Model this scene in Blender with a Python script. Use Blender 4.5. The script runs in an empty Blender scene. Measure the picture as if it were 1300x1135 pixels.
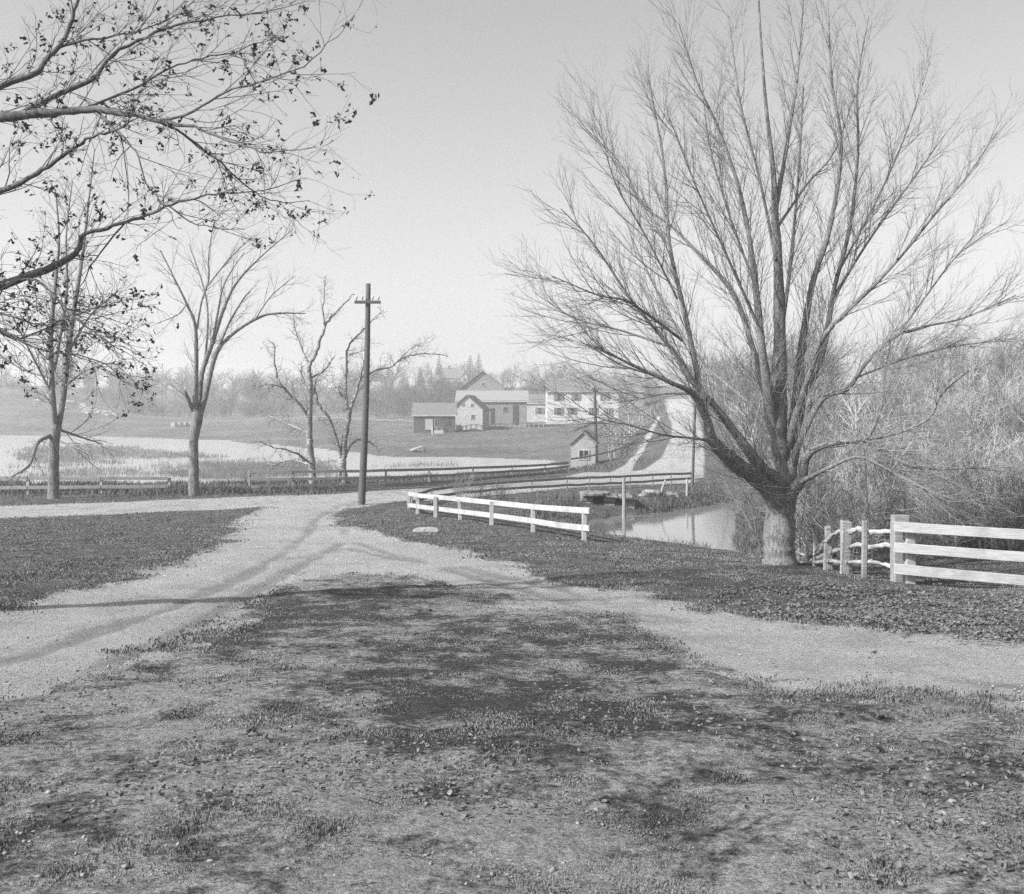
import bpy, math, random
import numpy as np
from mathutils import Vector, Matrix
random.seed(7); rng = np.random.default_rng(7)
S = bpy.context.scene
COL = S.collection
F = 1300.0; HZ = 518.0; CZ = 4.0       # focal length and horizon in photo pixels, eye height above datum
WATER = CZ - 4.6
def R(a): return math.radians(a)

# ------------------------------------------------------------------ noise
TAB = rng.random((256, 256))
def vn(x, y, s=1.0, o=0):
    x = np.asarray(x) * s + o * 17.3 + 900; y = np.asarray(y) * s + o * 9.1 + 900
    xi = np.floor(x).astype(int); yi = np.floor(y).astype(int)
    fx = x - xi; fy = y - yi; fx = fx*fx*(3-2*fx); fy = fy*fy*(3-2*fy)
    a = TAB[xi & 255, yi & 255]; b = TAB[(xi+1) & 255, yi & 255]
    c = TAB[xi & 255, (yi+1) & 255]; d = TAB[(xi+1) & 255, (yi+1) & 255]
    return (a*(1-fx)+b*fx)*(1-fy) + (c*(1-fx)+d*fx)*fy
def fbm(x, y, s, o=0, n=3):
    t = 0; a = .5; w = 0
    for k in range(n):
        t = t + a*vn(x, y, s*2**k, o+k*3); w += a; a *= .5
    return t/w
def sm(a, b, x):
    t = np.clip((x-a)/(b-a), 0, 1); return t*t*(3-2*t)

# ------------------------------------------------------------------ terrain
CP = []
def cp(z, d, *pxs):
    for p in pxs: CP.append((p, d, z))
cp(-1.75, 3, -600, 650, 1900); cp(-2.0, 6, -500, 200, 650, 1100, 1800); cp(-2.4, 10, -300, 200, 650, 1100, 1600)
cp(-2.78, 15, -200, 200, 650, 1000, 1300); cp(-3.05, 20, -100, 300, 650, 900, 1000); cp(-2.95, 17, 1300, 1500)
cp(-3.32, 26, -100, 200, 450, 740); cp(-3.2, 23, 850); cp(-3.5, 30, 0, 300, 600); cp(-3.8, 40, -100, 150, 459, 600)
cp(-3.95, 50, -200, 0, 200, 400, 600, 700); cp(-4.0, 58, 760, 850, 650); cp(-4.05, 52, 800, 900)
cp(-4.0, 29, 1000); cp(-3.75, 25, 1100); cp(-3.4, 23, 1300, 1600); cp(-4.1, 45, 1000); cp(-3.7, 40, 1200); cp(-2.9, 60, 1300, 1600)
cp(-3.2, 70, 1000); cp(-2.0, 85, 1150); cp(-3.9, 58, 950)
cp(-3.8, 68, 850); cp(-3.1, 80, 850); cp(-1.7, 110, 855); cp(-.45, 150, 852); cp(1.1, 190, 850); cp(1.7, 235, 850); cp(1.7, 300, 850)
cp(-1, 110, 950); cp(1, 150, 1000); cp(2.5, 150, 1150); cp(2, 120, 1350); cp(6, 300, 1000, 1300, 1700)
cp(-4.3, 80, 740); cp(-4.4, 92, 700)
cp(-4.5, 182, -100); cp(-4.5, 170, 106); cp(-4.5, 149, 280); cp(-4.5, 112, 428); cp(-4.5, 99, 500); cp(-4.5, 97, 600); cp(-4.45, 91, 690)
cp(-4.5, 75, 0, 300, 600)
cp(-2.9, 220, 180); cp(-1.7, 280, 200, 300); cp(-3.4, 200, 50); cp(1.0, 235, 50); cp(4.0, 262, 60, 0); cp(5, 262, -150); cp(-.6, 262, 140)
cp(-2.6, 200, 400); cp(-2.0, 262, 400); cp(-3.5, 150, 500, 550); cp(-2.9, 165, 600); cp(-2.6, 197, 700); cp(-1.9, 197, 780)
cp(-3.9, 130, 650); cp(-4.0, 118, 720); cp(1.5, 290, 480); cp(7, 340, 560); cp(8, 400, 620); cp(3.5, 290, 700); cp(3, 270, 780)
cp(3, 380, 400, 250); cp(7, 400, 100); cp(11, 560, -200, 100, 400, 650, 900, 1200, 1600); cp(12, 900, -400, 200, 650, 1100, 1700)
CP = np.array(CP, float)
_th = np.arctan((CP[:, 0]-650)/F); _r = CP[:, 1]/np.cos(_th)
CU = np.stack([_th*2.4, np.log(_r)], 1)
def _k(r2): return np.where(r2 > 1e-12, r2*np.log(np.maximum(r2, 1e-12))*.5, 0)
N = len(CP)
A = np.zeros((N+3, N+3))
D2 = ((CU[:, None]-CU[None])**2).sum(-1)
A[:N, :N] = _k(D2) + np.eye(N)*2e-3
A[:N, N] = 1; A[:N, N+1:] = CU; A[N, :N] = 1; A[N+1:, :N] = CU.T
SOL = np.linalg.solve(A, np.concatenate([CP[:, 2], np.zeros(3)]))
def base_h(X, Y):
    X = np.asarray(X, float); Y = np.asarray(Y, float)
    sh = X.shape; X = X.ravel(); Y = Y.ravel()
    out = np.empty(len(X))
    for i in range(0, len(X), 40000):
        x = X[i:i+40000]; y = Y[i:i+40000]
        th = np.arctan2(x, y); th = np.clip(th, -.72, .72)*2.4
        v = np.log(np.clip(np.hypot(x, y), 3, 1000))
        d2 = (th[:, None]-CU[None, :, 0])**2 + (v[:, None]-CU[None, :, 1])**2
        out[i:i+40000] = _k(d2) @ SOL[:N] + SOL[N] + SOL[N+1]*th + SOL[N+2]*v
    return out.reshape(sh) + CZ
def W(px, d): return ((px-650)/F*d, d)
def P(px, py, d): return Vector(((px-650)/F*d, d, CZ-(py-HZ)/F*d))
def wpt(px, py):
    return W(px, 4.6*F/(py-HZ))
POND = [wpt(*p) for p in [(-500, 549), (-100, 550), (106, 554), (200, 556), (280, 559), (350, 564), (428, 573), (500, 580), (600, 581), (690, 585), (728, 592),
                          (722, 599), (660, 603), (600, 606), (480, 612), (350, 619), (200, 622), (0, 622), (-200, 622), (-500, 624)]]
CREEK = [wpt(*p) for p in [(742, 664), (770, 656), (800, 655), (860, 648), (905, 640), (935, 636), (948, 640), (938, 660), (935, 690), (945, 712), (1000, 730),
                           (930, 722), (860, 712), (800, 704), (772, 694), (748, 680)]]
def sdf(X, Y, poly):     # negative inside
    X = np.asarray(X, float); Y = np.asarray(Y, float)
    d = np.full(X.shape, 1e18); ins = np.zeros(X.shape, bool); n = len(poly)
    for i in range(n):
        ax, ay = poly[i]; bx, by = poly[(i+1) % n]
        ex, ey = bx-ax, by-ay
        t = np.clip(((X-ax)*ex+(Y-ay)*ey)/(ex*ex+ey*ey+1e-12), 0, 1)
        d = np.minimum(d, (X-ax-t*ex)**2+(Y-ay-t*ey)**2)
        c = ((ay > Y) != (by > Y)) & (X < ex*(Y-ay)/(by-ay+1e-12)+ax)
        ins ^= c
    return np.where(ins, -1, 1)*np.sqrt(d)
def height(X, Y, fine=True):
    X = np.asarray(X, float); Y = np.asarray(Y, float)
    z = base_h(X, Y); r = np.hypot(X, Y)
    z = z + (fbm(X, Y, .03, 5)-.5)*np.clip((r-120)/200, 0, 1)*2.0
    s1 = sdf(X, Y, POND) + (fbm(X, Y, .16, 8)-.5)*4.5*sm(40, 90, r); s2 = sdf(X, Y, CREEK) + (fbm(X, Y, .7, 9)-.5)*1.0
    near = (r < 330)
    z = np.where(near & (s1 > 0), np.maximum(np.minimum(z, WATER+.02+.13*s1+.012*s1**2), WATER+.06), z)
    z = np.where(near & (s2 > 0) & (r < 60), np.minimum(z, WATER+.03+.34*s2), z)
    z = np.where(s1 <= 0, WATER-.05-np.clip(-s1*.1, 0, .8), z)
    z = np.where(s2 <= 0, WATER-.05-np.clip(-s2*.25, 0, .8), z)
    if fine:
        z = z + (fbm(X, Y, .45, 2)-.5)*.11*sm(60, 8, r) + (fbm(X, Y, 1.6, 3, 2)-.5)*.05*sm(40, 5, r)
    return z
def hz(x, y): return float(height(np.array([x]), np.array([y]), True)[0])
_ds = np.concatenate([np.linspace(3, 60, 1500), np.geomspace(60.05, 1200, 1500)])
def G(px, py):
    X = (px-650)/F*_ds; zr = CZ-(py-HZ)/F*_ds
    hh = height(X, _ds, True); i = np.argmax(zr < hh)
    if zr[i] >= hh[i]: i = len(_ds)-1
    return Vector((X[i], _ds[i], hh[i]))
def pxpoly(l):
    o = []
    for p in l:
        g = G(*p); o.append((g.x, g.y))
    return o
DIRT = pxpoly([(-250, 649), (35, 641), (200, 635), (330, 630), (420, 627), (500, 622), (560, 618), (640, 613), (700, 609)]) + \
    [W(740, 66), W(790, 64), W(850, 68), W(885, 66), W(880, 55), W(800, 54), W(740, 52), W(690, 49), W(620, 45.5), W(560, 43)] + \
    pxpoly([(500, 637), (440, 645), (424, 655), (440, 667), (500, 681), (590, 703), (640, 713), (700, 735), (800, 752), (880, 763), (1000, 782), (1130, 798), (1300, 812), (1500, 832),
            (1500, 935), (1300, 900), (1100, 876), (930, 852), (840, 815), (800, 790), (700, 772), (620, 755), (560, 742), (480, 728), (400, 728), (360, 745), (320, 775), (230, 820),
            (150, 850), (35, 880), (-250, 940), (-250, 830), (35, 765), (150, 738), (240, 707), (285, 687), (300, 665), (335, 643), (200, 650), (35, 656), (-250, 664)])
ROADB = [W(*p) for p in [(790, 60), (818, 66), (842, 75), (853, 92), (853, 115), (847, 150), (843, 190), (841, 300), (874, 300), (877, 190), (881, 150), (887, 115), (892, 90), (894, 73), (893, 58)]]
TRACK = [W(*p) for p in [(770, 63), (790, 70), (805, 80), (818, 95), (827, 115), (834, 140), (839, 140), (833, 115), (826, 95), (814, 80), (804, 70), (800, 62)]]
LITTER = pxpoly([(930, 752), (1000, 742), (1100, 744), (1180, 752), (1400, 768), (1400, 814), (1267, 807), (1130, 797), (1000, 780), (920, 764)])
FORE = pxpoly([(-250, 935), (35, 878), (150, 848), (230, 818), (320, 773), (360, 743), (400, 726), (480, 726), (560, 740), (620, 753), (700, 770), (800, 788), (840, 813), (930, 850), (1100, 874), (1300, 898), (1500, 933)]) + [(20, -5), (-20, -5)]
def dirtw(X, Y):
    r = np.hypot(X, Y); e = .38+r*.006
    n = (fbm(X, Y, .9, 20)-.5)*1.3*sm(70, 20, r)+(fbm(X, Y, 3.5, 21)-.5)*.9*sm(40, 10, r)
    a = sm(e, -e, sdf(X, Y, DIRT)+n)
    b = sm(.5, -.5, sdf(X, Y, ROADB)); c = sm(.4, -.4, sdf(X, Y, TRACK))
    return np.maximum(np.maximum(a, b), c)
def forew(X, Y): return sm(.6, -.6, sdf(X, Y, FORE)+(fbm(X, Y, .8, 23)-.5)*1.8)
RUTS = [pxpoly(l) for l in ([(-100, 870), (60, 822), (200, 775), (300, 735), (362, 700), (392, 676), (402, 658), (430, 641), (500, 629)],
        [(-60, 960), (120, 850), (260, 785), (370, 722), (432, 690), (440, 668), (425, 652), (455, 636), (520, 627)],
        [(1400, 850), (1200, 838), (1000, 812), (850, 782), (720, 748), (600, 720), (490, 700), (430, 680)], [(1400, 880), (1150, 846), (950, 815), (800, 780), (660, 745), (540, 712), (440, 694), (330, 712)],
        [(-100, 655), (100, 649), (250, 643), (400, 634), (520, 626)], [(-100, 651), (100, 645), (250, 640), (400, 631), (520, 623)])]
def rutw(X, Y):
    d = np.full(np.shape(X), 1e9)
    for l in RUTS:
        for (ax, ay), (bx_, by) in zip(l[:-1], l[1:]):
            ex, ey = bx_-ax, by-ay; t = np.clip(((X-ax)*ex+(Y-ay)*ey)/(ex*ex+ey*ey), 0, 1); d = np.minimum(d, np.hypot(X-ax-t*ex, Y-ay-t*ey))
    d = d+(fbm(X, Y, 1.3, 95)-.5)*.25
    return sm(.2, .07, np.abs(d))*sm(.3, .5, fbm(X, Y, .6, 96))
def litw(X, Y): return sm(.5, -.4, sdf(X, Y, LITTER)+(fbm(X, Y, 1.2, 24)-.5)*1.2)

# ------------------------------------------------------------------ mesh helpers
def raw_mesh(name, V, faces_by_size, smooth=False):
    me = bpy.data.meshes.new(name)
    V = np.asarray(V, np.float32)
    me.vertices.add(len(V)); me.vertices.foreach_set('co', V.ravel())
    loops = np.concatenate([f.ravel() for f in faces_by_size]).astype(np.int32)
    starts = []; o = 0
    for f in faces_by_size:
        starts.append(o+np.arange(len(f))*f.shape[1]); o += f.size
    starts = np.concatenate(starts).astype(np.int32)
    me.loops.add(len(loops)); me.loops.foreach_set('vertex_index', loops)
    me.polygons.add(len(starts)); me.polygons.foreach_set('loop_start', starts)
    me.polygons.foreach_set('use_smooth', np.full(len(starts), smooth, bool))
    me.update(calc_edges=True); me.validate()
    return me
def tag(o, label=None, cat=None, group=None, kind=None):
    if label: o['label'] = label
    if cat: o['category'] = cat
    if group: o['group'] = group
    if kind: o['kind'] = kind
    return o
def link(name, me, mat, parent=None):
    o = bpy.data.objects.new(name, me); COL.objects.link(o)
    if mat and not me.materials: me.materials.append(mat)
    if parent: o.parent = parent
    return o
def empty(name, loc, label, cat, group=None, rz=0):
    o = bpy.data.objects.new(name, None); COL.objects.link(o); o.location = loc; o.rotation_euler = (0, 0, rz)
    o.empty_display_size = .2
    return tag(o, label, cat, group)
class MB:
    def __init__(s): s.v = []; s.f = []
    def box(s, c, d, rot=None, jit=0):
        c = Vector(c); b = len(s.v)
        for i in (-1, 1):
            for j in (-1, 1):
                for k in (-1, 1):
                    p = Vector((i*d[0]/2, j*d[1]/2, k*d[2]/2))
                    if jit: p += Vector([random.uniform(-jit, jit) for _ in range(3)])
                    if rot: p = rot @ p
                    s.v.append(c+p)
        for q in ((0, 1, 3, 2), (4, 6, 7, 5), (0, 4, 5, 1), (2, 3, 7, 6), (0, 2, 6, 4), (1, 5, 7, 3)): s.f.append([b+i for i in q])
        return s
    def prism(s, prof, a, b, axis='y'):      # profile in (u,z), extruded along axis from a to b
        n = len(prof); o = len(s.v)
        for t in (a, b):
            for u, z in prof: s.v.append(Vector((u, t, z)) if axis == 'y' else Vector((t, u, z)))
        s.f.append([o+i for i in range(n)][::-1]); s.f.append([o+n+i for i in range(n)])
        for i in range(n): s.f.append([o+i, o+(i+1) % n, o+n+(i+1) % n, o+n+i])
        return s
    def tube(s, pts, rs, n=8):
        pts = [Vector(p) for p in pts]; o = len(s.v)
        for i, p in enumerate(pts):
            t = (pts[min(i+1, len(pts)-1)]-pts[max(i-1, 0)]).normalized()
            ref = Vector((0, 1, 0)) if abs(t.y) < .9 else Vector((1, 0, 0))
            a = t.cross(ref).normalized(); b = t.cross(a)
            for k in range(n):
                q = 2*math.pi*k/n
                s.v.append(p+(a*math.cos(q)+b*math.sin(q))*rs[i])
        for i in range(len(pts)-1):
            for k in range(n): s.f.append([o+i*n+k, o+i*n+(k+1) % n, o+(i+1)*n+(k+1) % n, o+(i+1)*n+k])
        s.f.append([o+k for k in range(n)][::-1]); s.f.append([o+(len(pts)-1)*n+k for k in range(n)])
        return s
    def build(s, name, mat, parent=None, bevel=0, smooth=False):
        me = bpy.data.meshes.new(name); me.from_pydata([tuple(v) for v in s.v], [], s.f); me.update()
        if smooth:
            for p in me.polygons: p.use_smooth = True
        o = link(name, me, mat, parent)
        if bevel:
            m = o.modifiers.new('b', 'BEVEL'); m.width = bevel; m.segments = 1; m.limit_method = 'ANGLE'
        return o

# ------------------------------------------------------------------ materials (all neutral: the photograph is black and white)
def mat(name, build):
    m = bpy.data.materials.new(name); m.use_nodes = True
    nt = m.node_tree; b = nt.nodes['Principled BSDF']; b.inputs['Specular IOR Level'].default_value = .25
    build(nt, b); return m
def nd(nt, t, **k):
    n = nt.nodes.new(t)
    for a, v in k.items():
        if a in n.inputs: n.inputs[a].default_value = v
        else: setattr(n, a, v)
    return n
def noise(nt, scale, detail=6, rough=.6, vec=None):
    n = nd(nt, 'ShaderNodeTexNoise'); n.inputs['Scale'].default_value = scale; n.inputs['Detail'].default_value = detail; n.inputs['Roughness'].default_value = rough
    if vec: nt.links.new(vec, n.inputs['Vector'])
    return n.outputs['Fac']
def ramp(nt, fac, stops):
    r = nd(nt, 'ShaderNodeValToRGB'); e = r.color_ramp.elements
    while len(e) < len(stops): e.new(.5)
    for i, (p, v) in enumerate(stops): e[i].position = p; e[i].color = (v, v, v, 1)
    nt.links.new(fac, r.inputs['Fac']); return r.outputs['Color']
def math_(nt, op, a, b, clamp=False):
    m = nd(nt, 'ShaderNodeMath', operation=op, use_clamp=clamp)
    for i, x in enumerate((a, b)):
        if isinstance(x, (int, float)): m.inputs[i].default_value = x
        else: nt.links.new(x, m.inputs[i])
    return m.outputs[0]
def mixc(nt, f, a, b):
    m = nd(nt, 'ShaderNodeMix', data_type='RGBA')
    nt.links.new(f, m.inputs[0])
    for i, x in ((6, a), (7, b)):
        if isinstance(x, (int, float)): m.inputs[i].default_value = (x, x, x, 1)
        else: nt.links.new(x, m.inputs[i])
    return m.outputs[2]
def bump(nt, b, h, dist, strength=1):
    n = nd(nt, 'ShaderNodeBump'); n.inputs['Distance'].default_value = dist; n.inputs['Strength'].default_value = strength
    nt.links.new(h, n.inputs['Height']); nt.links.new(n.outputs[0], b.inputs['Normal'])
def objvec(nt, sc=(1, 1, 1)):
    t = nd(nt, 'ShaderNodeTexCoord'); m = nd(nt, 'ShaderNodeMapping'); m.inputs['Scale'].default_value = sc
    nt.links.new(t.outputs['Object'], m.inputs['Vector']); return m.outputs[0]
def posvec(nt):
    return nd(nt, 'ShaderNodeNewGeometry').outputs['Position']
def rough_mat(name, lo, hi, scale, bd=0.0, sc=(1, 1, 1), rough=.85, world=False):
    def f(nt, b):
        v = posvec(nt) if world else objvec(nt, sc)
        n = noise(nt, scale, 8, .65, v)
        nt.links.new(ramp(nt, n, [(.3, lo), (.7, hi)]), b.inputs['Base Color'])
        b.inputs['Roughness'].default_value = rough
        if bd: bump(nt, b, n, bd)
    return mat(name, f)
M = {}
def bark(name, lo, hi, scale, bd):
    def f(nt, b):
        v = objvec(nt, (1, 1, .3)); n = noise(nt, scale, 8, .75, v); n2 = noise(nt, 1.3, 4, .6, objvec(nt))
        c = ramp(nt, n, [(.34, lo), (.62, hi)]); c2 = mixc(nt, ramp(nt, n2, [(.45, 0), (.7, .5)]), c, (lo+hi)*.72)
        nt.links.new(c2, b.inputs['Base Color']); b.inputs['Roughness'].default_value = .9; bump(nt, b, n, bd, 1)
    return mat(name, f)
M['bark'] = bark('bark', .06, .31, 22, .08)
M['bark_dark'] = bark('bark_dark', .04, .14, 16, .02)
M['bark_mid'] = bark('bark_mid', .04, .22, 12, .05)
def birchf(nt, b):
    v = objvec(nt, (1, 1, 2.2)); n = noise(nt, 6, 5, .6, v); n2 = noise(nt, 1.2, 3, .6, objvec(nt))
    c = ramp(nt, n, [(.42, .08), (.58, .36)]); c2 = mixc(nt, ramp(nt, n2, [(.42, 0), (.6, .85)]), c, .13)
    nt.links.new(c2, b.inputs['Base Color']); b.inputs['Roughness'].default_value = .8
M['birch'] = mat('birch_bark', birchf)
M['twig'] = rough_mat('twig', .09, .2, 2, 0); M['twig_maple'] = rough_mat('twig_maple', .10, .24, 2, 0)
M['twig_pale'] = rough_mat('twig_pale', .16, .36, 2, 0)
M['twig_far'] = rough_mat('twig_far', .06, .14, .3, 0)
M['leafdark'] = rough_mat('leaf_dark', .03, .09, 3)
M['leaf'] = rough_mat('leaf_dry', .015, .2, 9, rough=.7)
def grassf(nt, b):
    a_ = ramp(nt, noise(nt, 260, 4, .6, posvec(nt)), [(.35, .035), (.65, .2)]); p_ = ramp(nt, noise(nt, 1.1, 6, .7, posvec(nt)), [(.38, .04), (.64, .25)])
    nt.links.new(mixc(nt, math_(nt, 'ADD', .5, 0), a_, p_), b.inputs['Base Color']); b.inputs['Roughness'].default_value = .8
M['grass'] = mat('grass_blades', grassf); M['rankgrass'] = rough_mat('rank_grass', .03, .16, 40, rough=.8)
M['reed'] = rough_mat('reed', .05, .2, .8)
M['pebble'] = rough_mat('pebble', .08, .32, 14)
def woodf(lo, hi, stain):
    def f(nt, b):
        n = noise(nt, 9, 7, .65, objvec(nt, (.25, 1, 6))); n2 = noise(nt, 1.7, 4, .6, objvec(nt))
        c = ramp(nt, n, [(.3, lo), (.6, hi)]); c = mixc(nt, ramp(nt, n2, [(.5, 0), (.75, .7)]), c, stain)
        nt.links.new(c, b.inputs['Base Color']); b.inputs['Roughness'].default_value = .75; bump(nt, b, n, .006)
    return f
M['whitewood'] = mat('white_painted_board', woodf(.23, .37, .17))
M['whitepost'] = mat('whitewashed_post', woodf(.2, .34, .15))
M['oldwood'] = mat('weathered_wood', woodf(.10, .26, .12))
M['palewood'] = mat('pale_split_wood', woodf(.15, .36, .13))
M['darkwood'] = mat('dark_rail_wood', woodf(.10, .23, .14))
M['polewood'] = mat('pole_wood', woodf(.035, .09, .05))
M['stone'] = rough_mat('stone', .07, .26, 6, .06)
M['stonelight'] = rough_mat('stone_light', .12, .32, 5, .04)
def glassf(nt, b): b.inputs['Base Color'].default_value = (.03, .03, .03, 1); b.inputs['Roughness'].default_value = .08; b.inputs['Specular IOR Level'].default_value = .5
M['pane'] = mat('window_glass', glassf)
def wallm(name, c, plank=6.0):
    def f(nt, b):
        w = nd(nt, 'ShaderNodeTexWave', wave_type='BANDS', bands_direction='Z'); w.inputs['Scale'].default_value = plank; w.inputs['Distortion'].default_value = .4
        nt.links.new(objvec(nt), w.inputs['Vector'])
        n = noise(nt, 1.1, 6, .6, objvec(nt))
        c1 = ramp(nt, n, [(.3, c*.6), (.7, c*.75)]); bump(nt, b, w.outputs['Fac'], .02)
        nt.links.new(c1, b.inputs['Base Color']); b.inputs['Roughness'].default_value = .8
    return mat(name, f)
M['wwall'] = wallm('white_clapboard', .6); M['fwall'] = wallm('fresh_white_clapboard', .78); M['swall'] = wallm('grey_white_boards', .42); M['gwall'] = wallm('grey_boards', .32); M['dwall'] = wallm('dark_boards', .12)
M['roofd'] = rough_mat('shingle_dark', .09, .17, 5, .03); M['roofm'] = rough_mat('shingle_grey', .10, .17, 5, .03); M['roofl'] = rough_mat('shingle_pale', .17, .26, 5, .03)
M['brick'] = rough_mat('chimney_brick', .1, .18, 8, .01)
M['conifer'] = rough_mat('conifer_needles', .025, .06, 2)
M['iron_and_shade'] = rough_mat('dark_iron_and_shade', .03, .06, 4)  # metal fittings, and the near-black painted for shade inside openings
M['ceramic'] = rough_mat('insulator', .35, .5, 4, rough=.3)

def groundf(nt, b):
    v = posvec(nt); at = nd(nt, 'ShaderNodeAttribute', attribute_name='mask'); sp = nd(nt, 'ShaderNodeSeparateColor'); nt.links.new(at.outputs['Color'], sp.inputs[0])
    n_big = noise(nt, .35, 5, .6, v); n_mid = noise(nt, 2.2, 6, .65, v); n_f = noise(nt, 14, 8, .75, v); n_ff = noise(nt, 55, 4, .7, v)
    # grass / sod
    g = ramp(nt, n_f, [(.28, .015), (.5, .07), (.72, .2)])
    g2 = ramp(nt, n_mid, [(.35, .035), (.65, .2)])
    g = mixc(nt, math_(nt, 'ADD', .35, 0), g, g2)
    # distant pasture: smooth, patchy
    gf = mixc(nt, math_(nt, 'ADD', .45, 0), ramp(nt, noise(nt, .08, 8, .7, v), [(.35, .06), (.5, .11), (.65, .18)]), ramp(nt, noise(nt, .9, 8, .8, v), [(.38, .04), (.5, .11), (.62, .24)]))
    g = mixc(nt, sp.outputs['Blue'], g, gf)
    # gravel and sandy dirt
    d = ramp(nt, math_(nt, 'ADD', math_(nt, 'MULTIPLY', n_f, .5), math_(nt, 'MULTIPLY', n_ff, .5)), [(.36, .12), (.5, .33), (.62, .56)])
    d2 = mixc(nt, math_(nt, 'ADD', .5, 0), ramp(nt, n_big, [(.35, .24), (.65, .44)]), ramp(nt, n_mid, [(.35, .2), (.62, .44)]))
    dd = mixc(nt, math_(nt, 'ADD', .42, 0), d, d2)
    vor = nd(nt, 'ShaderNodeTexVoronoi', feature='F1'); vor.inputs['Scale'].default_value = 26; nt.links.new(v, vor.inputs['Vector'])
    stones = ramp(nt, vor.outputs['Distance'], [(.12, 1), (.28, 0)])
    dd = mixc(nt, math_(nt, 'MULTIPLY', stones, math_(nt, 'MULTIPLY', n_mid, .5)), dd, .5)
    nfm = math_(nt, 'ADD', math_(nt, 'MULTIPLY', n_f, .5), math_(nt, 'MULTIPLY', n_ff, .5))
    # thin turf over gravel in the foreground, turf darkened in place of tree shade
    pm = math_(nt, 'ADD', math_(nt, 'MULTIPLY', n_mid, 1.5), math_(nt, 'MULTIPLY', n_f, .9))
    patch = ramp(nt, math_(nt, 'SUBTRACT', math_(nt, 'ADD', pm, math_(nt, 'MULTIPLY', n_big, 1.6)), 1.45), [(.42, 0), (.72, 1)])
    fore = mixc(nt, patch, ramp(nt, nfm, [(.38, .01), (.62, .10)]), ramp(nt, nfm, [(.37, .07), (.62, .42)]))
    c = mixc(nt, sp.outputs['Green'], g, fore)
    dd = mixc(nt, math_(nt, 'MULTIPLY', at.outputs['Alpha'], .55), dd, .13)
    wn = ramp(nt, noise(nt, 1.1, 6, .7, v), [(.5, 0), (.68, .55)]); dd = mixc(nt, wn, dd, .14)
    m = math_(nt, 'ADD', sp.outputs['Red'], math_(nt, 'MULTIPLY', math_(nt, 'SUBTRACT', n_f, .5), .9))
    m = ramp(nt, m, [(.35, 0), (.6, 1)])
    c = mixc(nt, m, c, dd)
    nt.links.new(c, b.inputs['Base Color']); b.inputs['Roughness'].default_value = .95; b.inputs['Specular IOR Level'].default_value = .1
    hh = math_(nt, 'ADD', math_(nt, 'MULTIPLY', n_f, 1.0), math_(nt, 'MULTIPLY', n_ff, .6))
    bump(nt, b, hh, .06, 1)
M['ground'] = mat('earth', groundf)
def waterf(nt, b):
    b.inputs['Base Color'].default_value = (.16, .16, .16, 1); b.inputs['Roughness'].default_value = .04; b.inputs['IOR'].default_value = 2.3; b.inputs['Specular IOR Level'].default_value = .5
    bump(nt, b, noise(nt, 2.5, 3, .5, posvec(nt)), .004)
M['water'] = mat('creek_water', waterf)
def ripf(nt, b):
    b.inputs['Base Color'].default_value = (.36, .36, .36, 1); b.inputs['Roughness'].default_value = .12; b.inputs['IOR'].default_value = 1.7; b.inputs['Specular IOR Level'].default_value = .5
    bump(nt, b, noise(nt, 4, 4, .6, posvec(nt)), .03)
M['water_ripple'] = mat('rippled_pond_water', ripf)

# ------------------------------------------------------------------ ground sheet
def build_ground():
    rr = [.4, .9, 1.5, 2.1, 2.7, 3.2]
    while rr[-1] < 1500:
        r = rr[-1]; hh = 1.8 + min(r, 50)*.045
        rr.append(r + min(max(r*r*2.4/(F*hh), .008), r*.014))
    rr = np.array(rr)
    th = np.concatenate([np.linspace(-180, -36, 40)[:-1], np.linspace(-36, 36, 640), np.linspace(36, 180, 40)[1:]]) * math.pi/180
    TH, RR = np.meshgrid(th, rr); X = RR*np.sin(TH); Y = RR*np.cos(TH)
    Z = height(X, Y)
    dw = dirtw(X, Y); fw = forew(X, Y)
    far = sm(55, 120, RR)
    # wheel ruts and scuffed stones on the dirt
    Z = Z - dw*.03*sm(80, 20, RR) + dw*sm(20, 6, RR)*(fbm(X, Y, 4, 31, 2)-.5)*.02 + (1-dw)*sm(30, 6, RR)*(fbm(X, Y, 3.5, 33, 2)-.5)*.03
    rt = rutw(X, Y)*dw*sm(90, 50, RR); Z = Z - rt*.02
    nr, nc = X.shape
    V = np.stack([X, Y, Z], -1).reshape(-1, 3)
    i = np.arange(nr-1)[:, None]*nc; j = np.arange(nc-1)[None]
    Q = np.stack([i+j, i+j+1, i+j+nc+1, i+j+nc], -1).reshape(-1, 4)[:, ::-1]
    mask = np.stack([dw, fw, far, rt], -1).reshape(-1, 4).astype(np.float32)
    fc = dw.reshape(-1)[Q].mean(1)
    cy = V[Q].mean(1)
    sel = {'dirt_road': fc > .5}
    sel['field'] = (~sel['dirt_road']) & (np.hypot(cy[:, 0], cy[:, 1]) > 88)
    sel['ground'] = ~(sel['dirt_road'] | sel['field'])
    for nm in ('ground', 'dirt_road', 'field'):
        q = Q[sel[nm]]; u, inv = np.unique(q, return_inverse=True)
        me = raw_mesh(nm, V[u], [inv.reshape(-1, 4)], True)
        a = me.color_attributes.new('mask', 'FLOAT_COLOR', 'POINT'); a.data.foreach_set('color', mask[u].ravel())
        o = link(nm, me, M['ground']); tag(o, kind='structure')
build_ground()
def water_sheet(name, poly, grow):
    c = np.mean(np.array(poly), 0); pts = []
    for x, y in poly:
        v = np.array([x, y])-c; l = np.hypot(*v); v = v*(1+grow/l); pts.append((c[0]+v[0], c[1]+v[1], WATER))
    me = bpy.data.meshes.new(name); me.from_pydata(pts, [], [list(range(len(pts)))]); me.update()
    tag(link(name, me, M['water']), kind='structure')
me = bpy.data.meshes.new('water')
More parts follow.
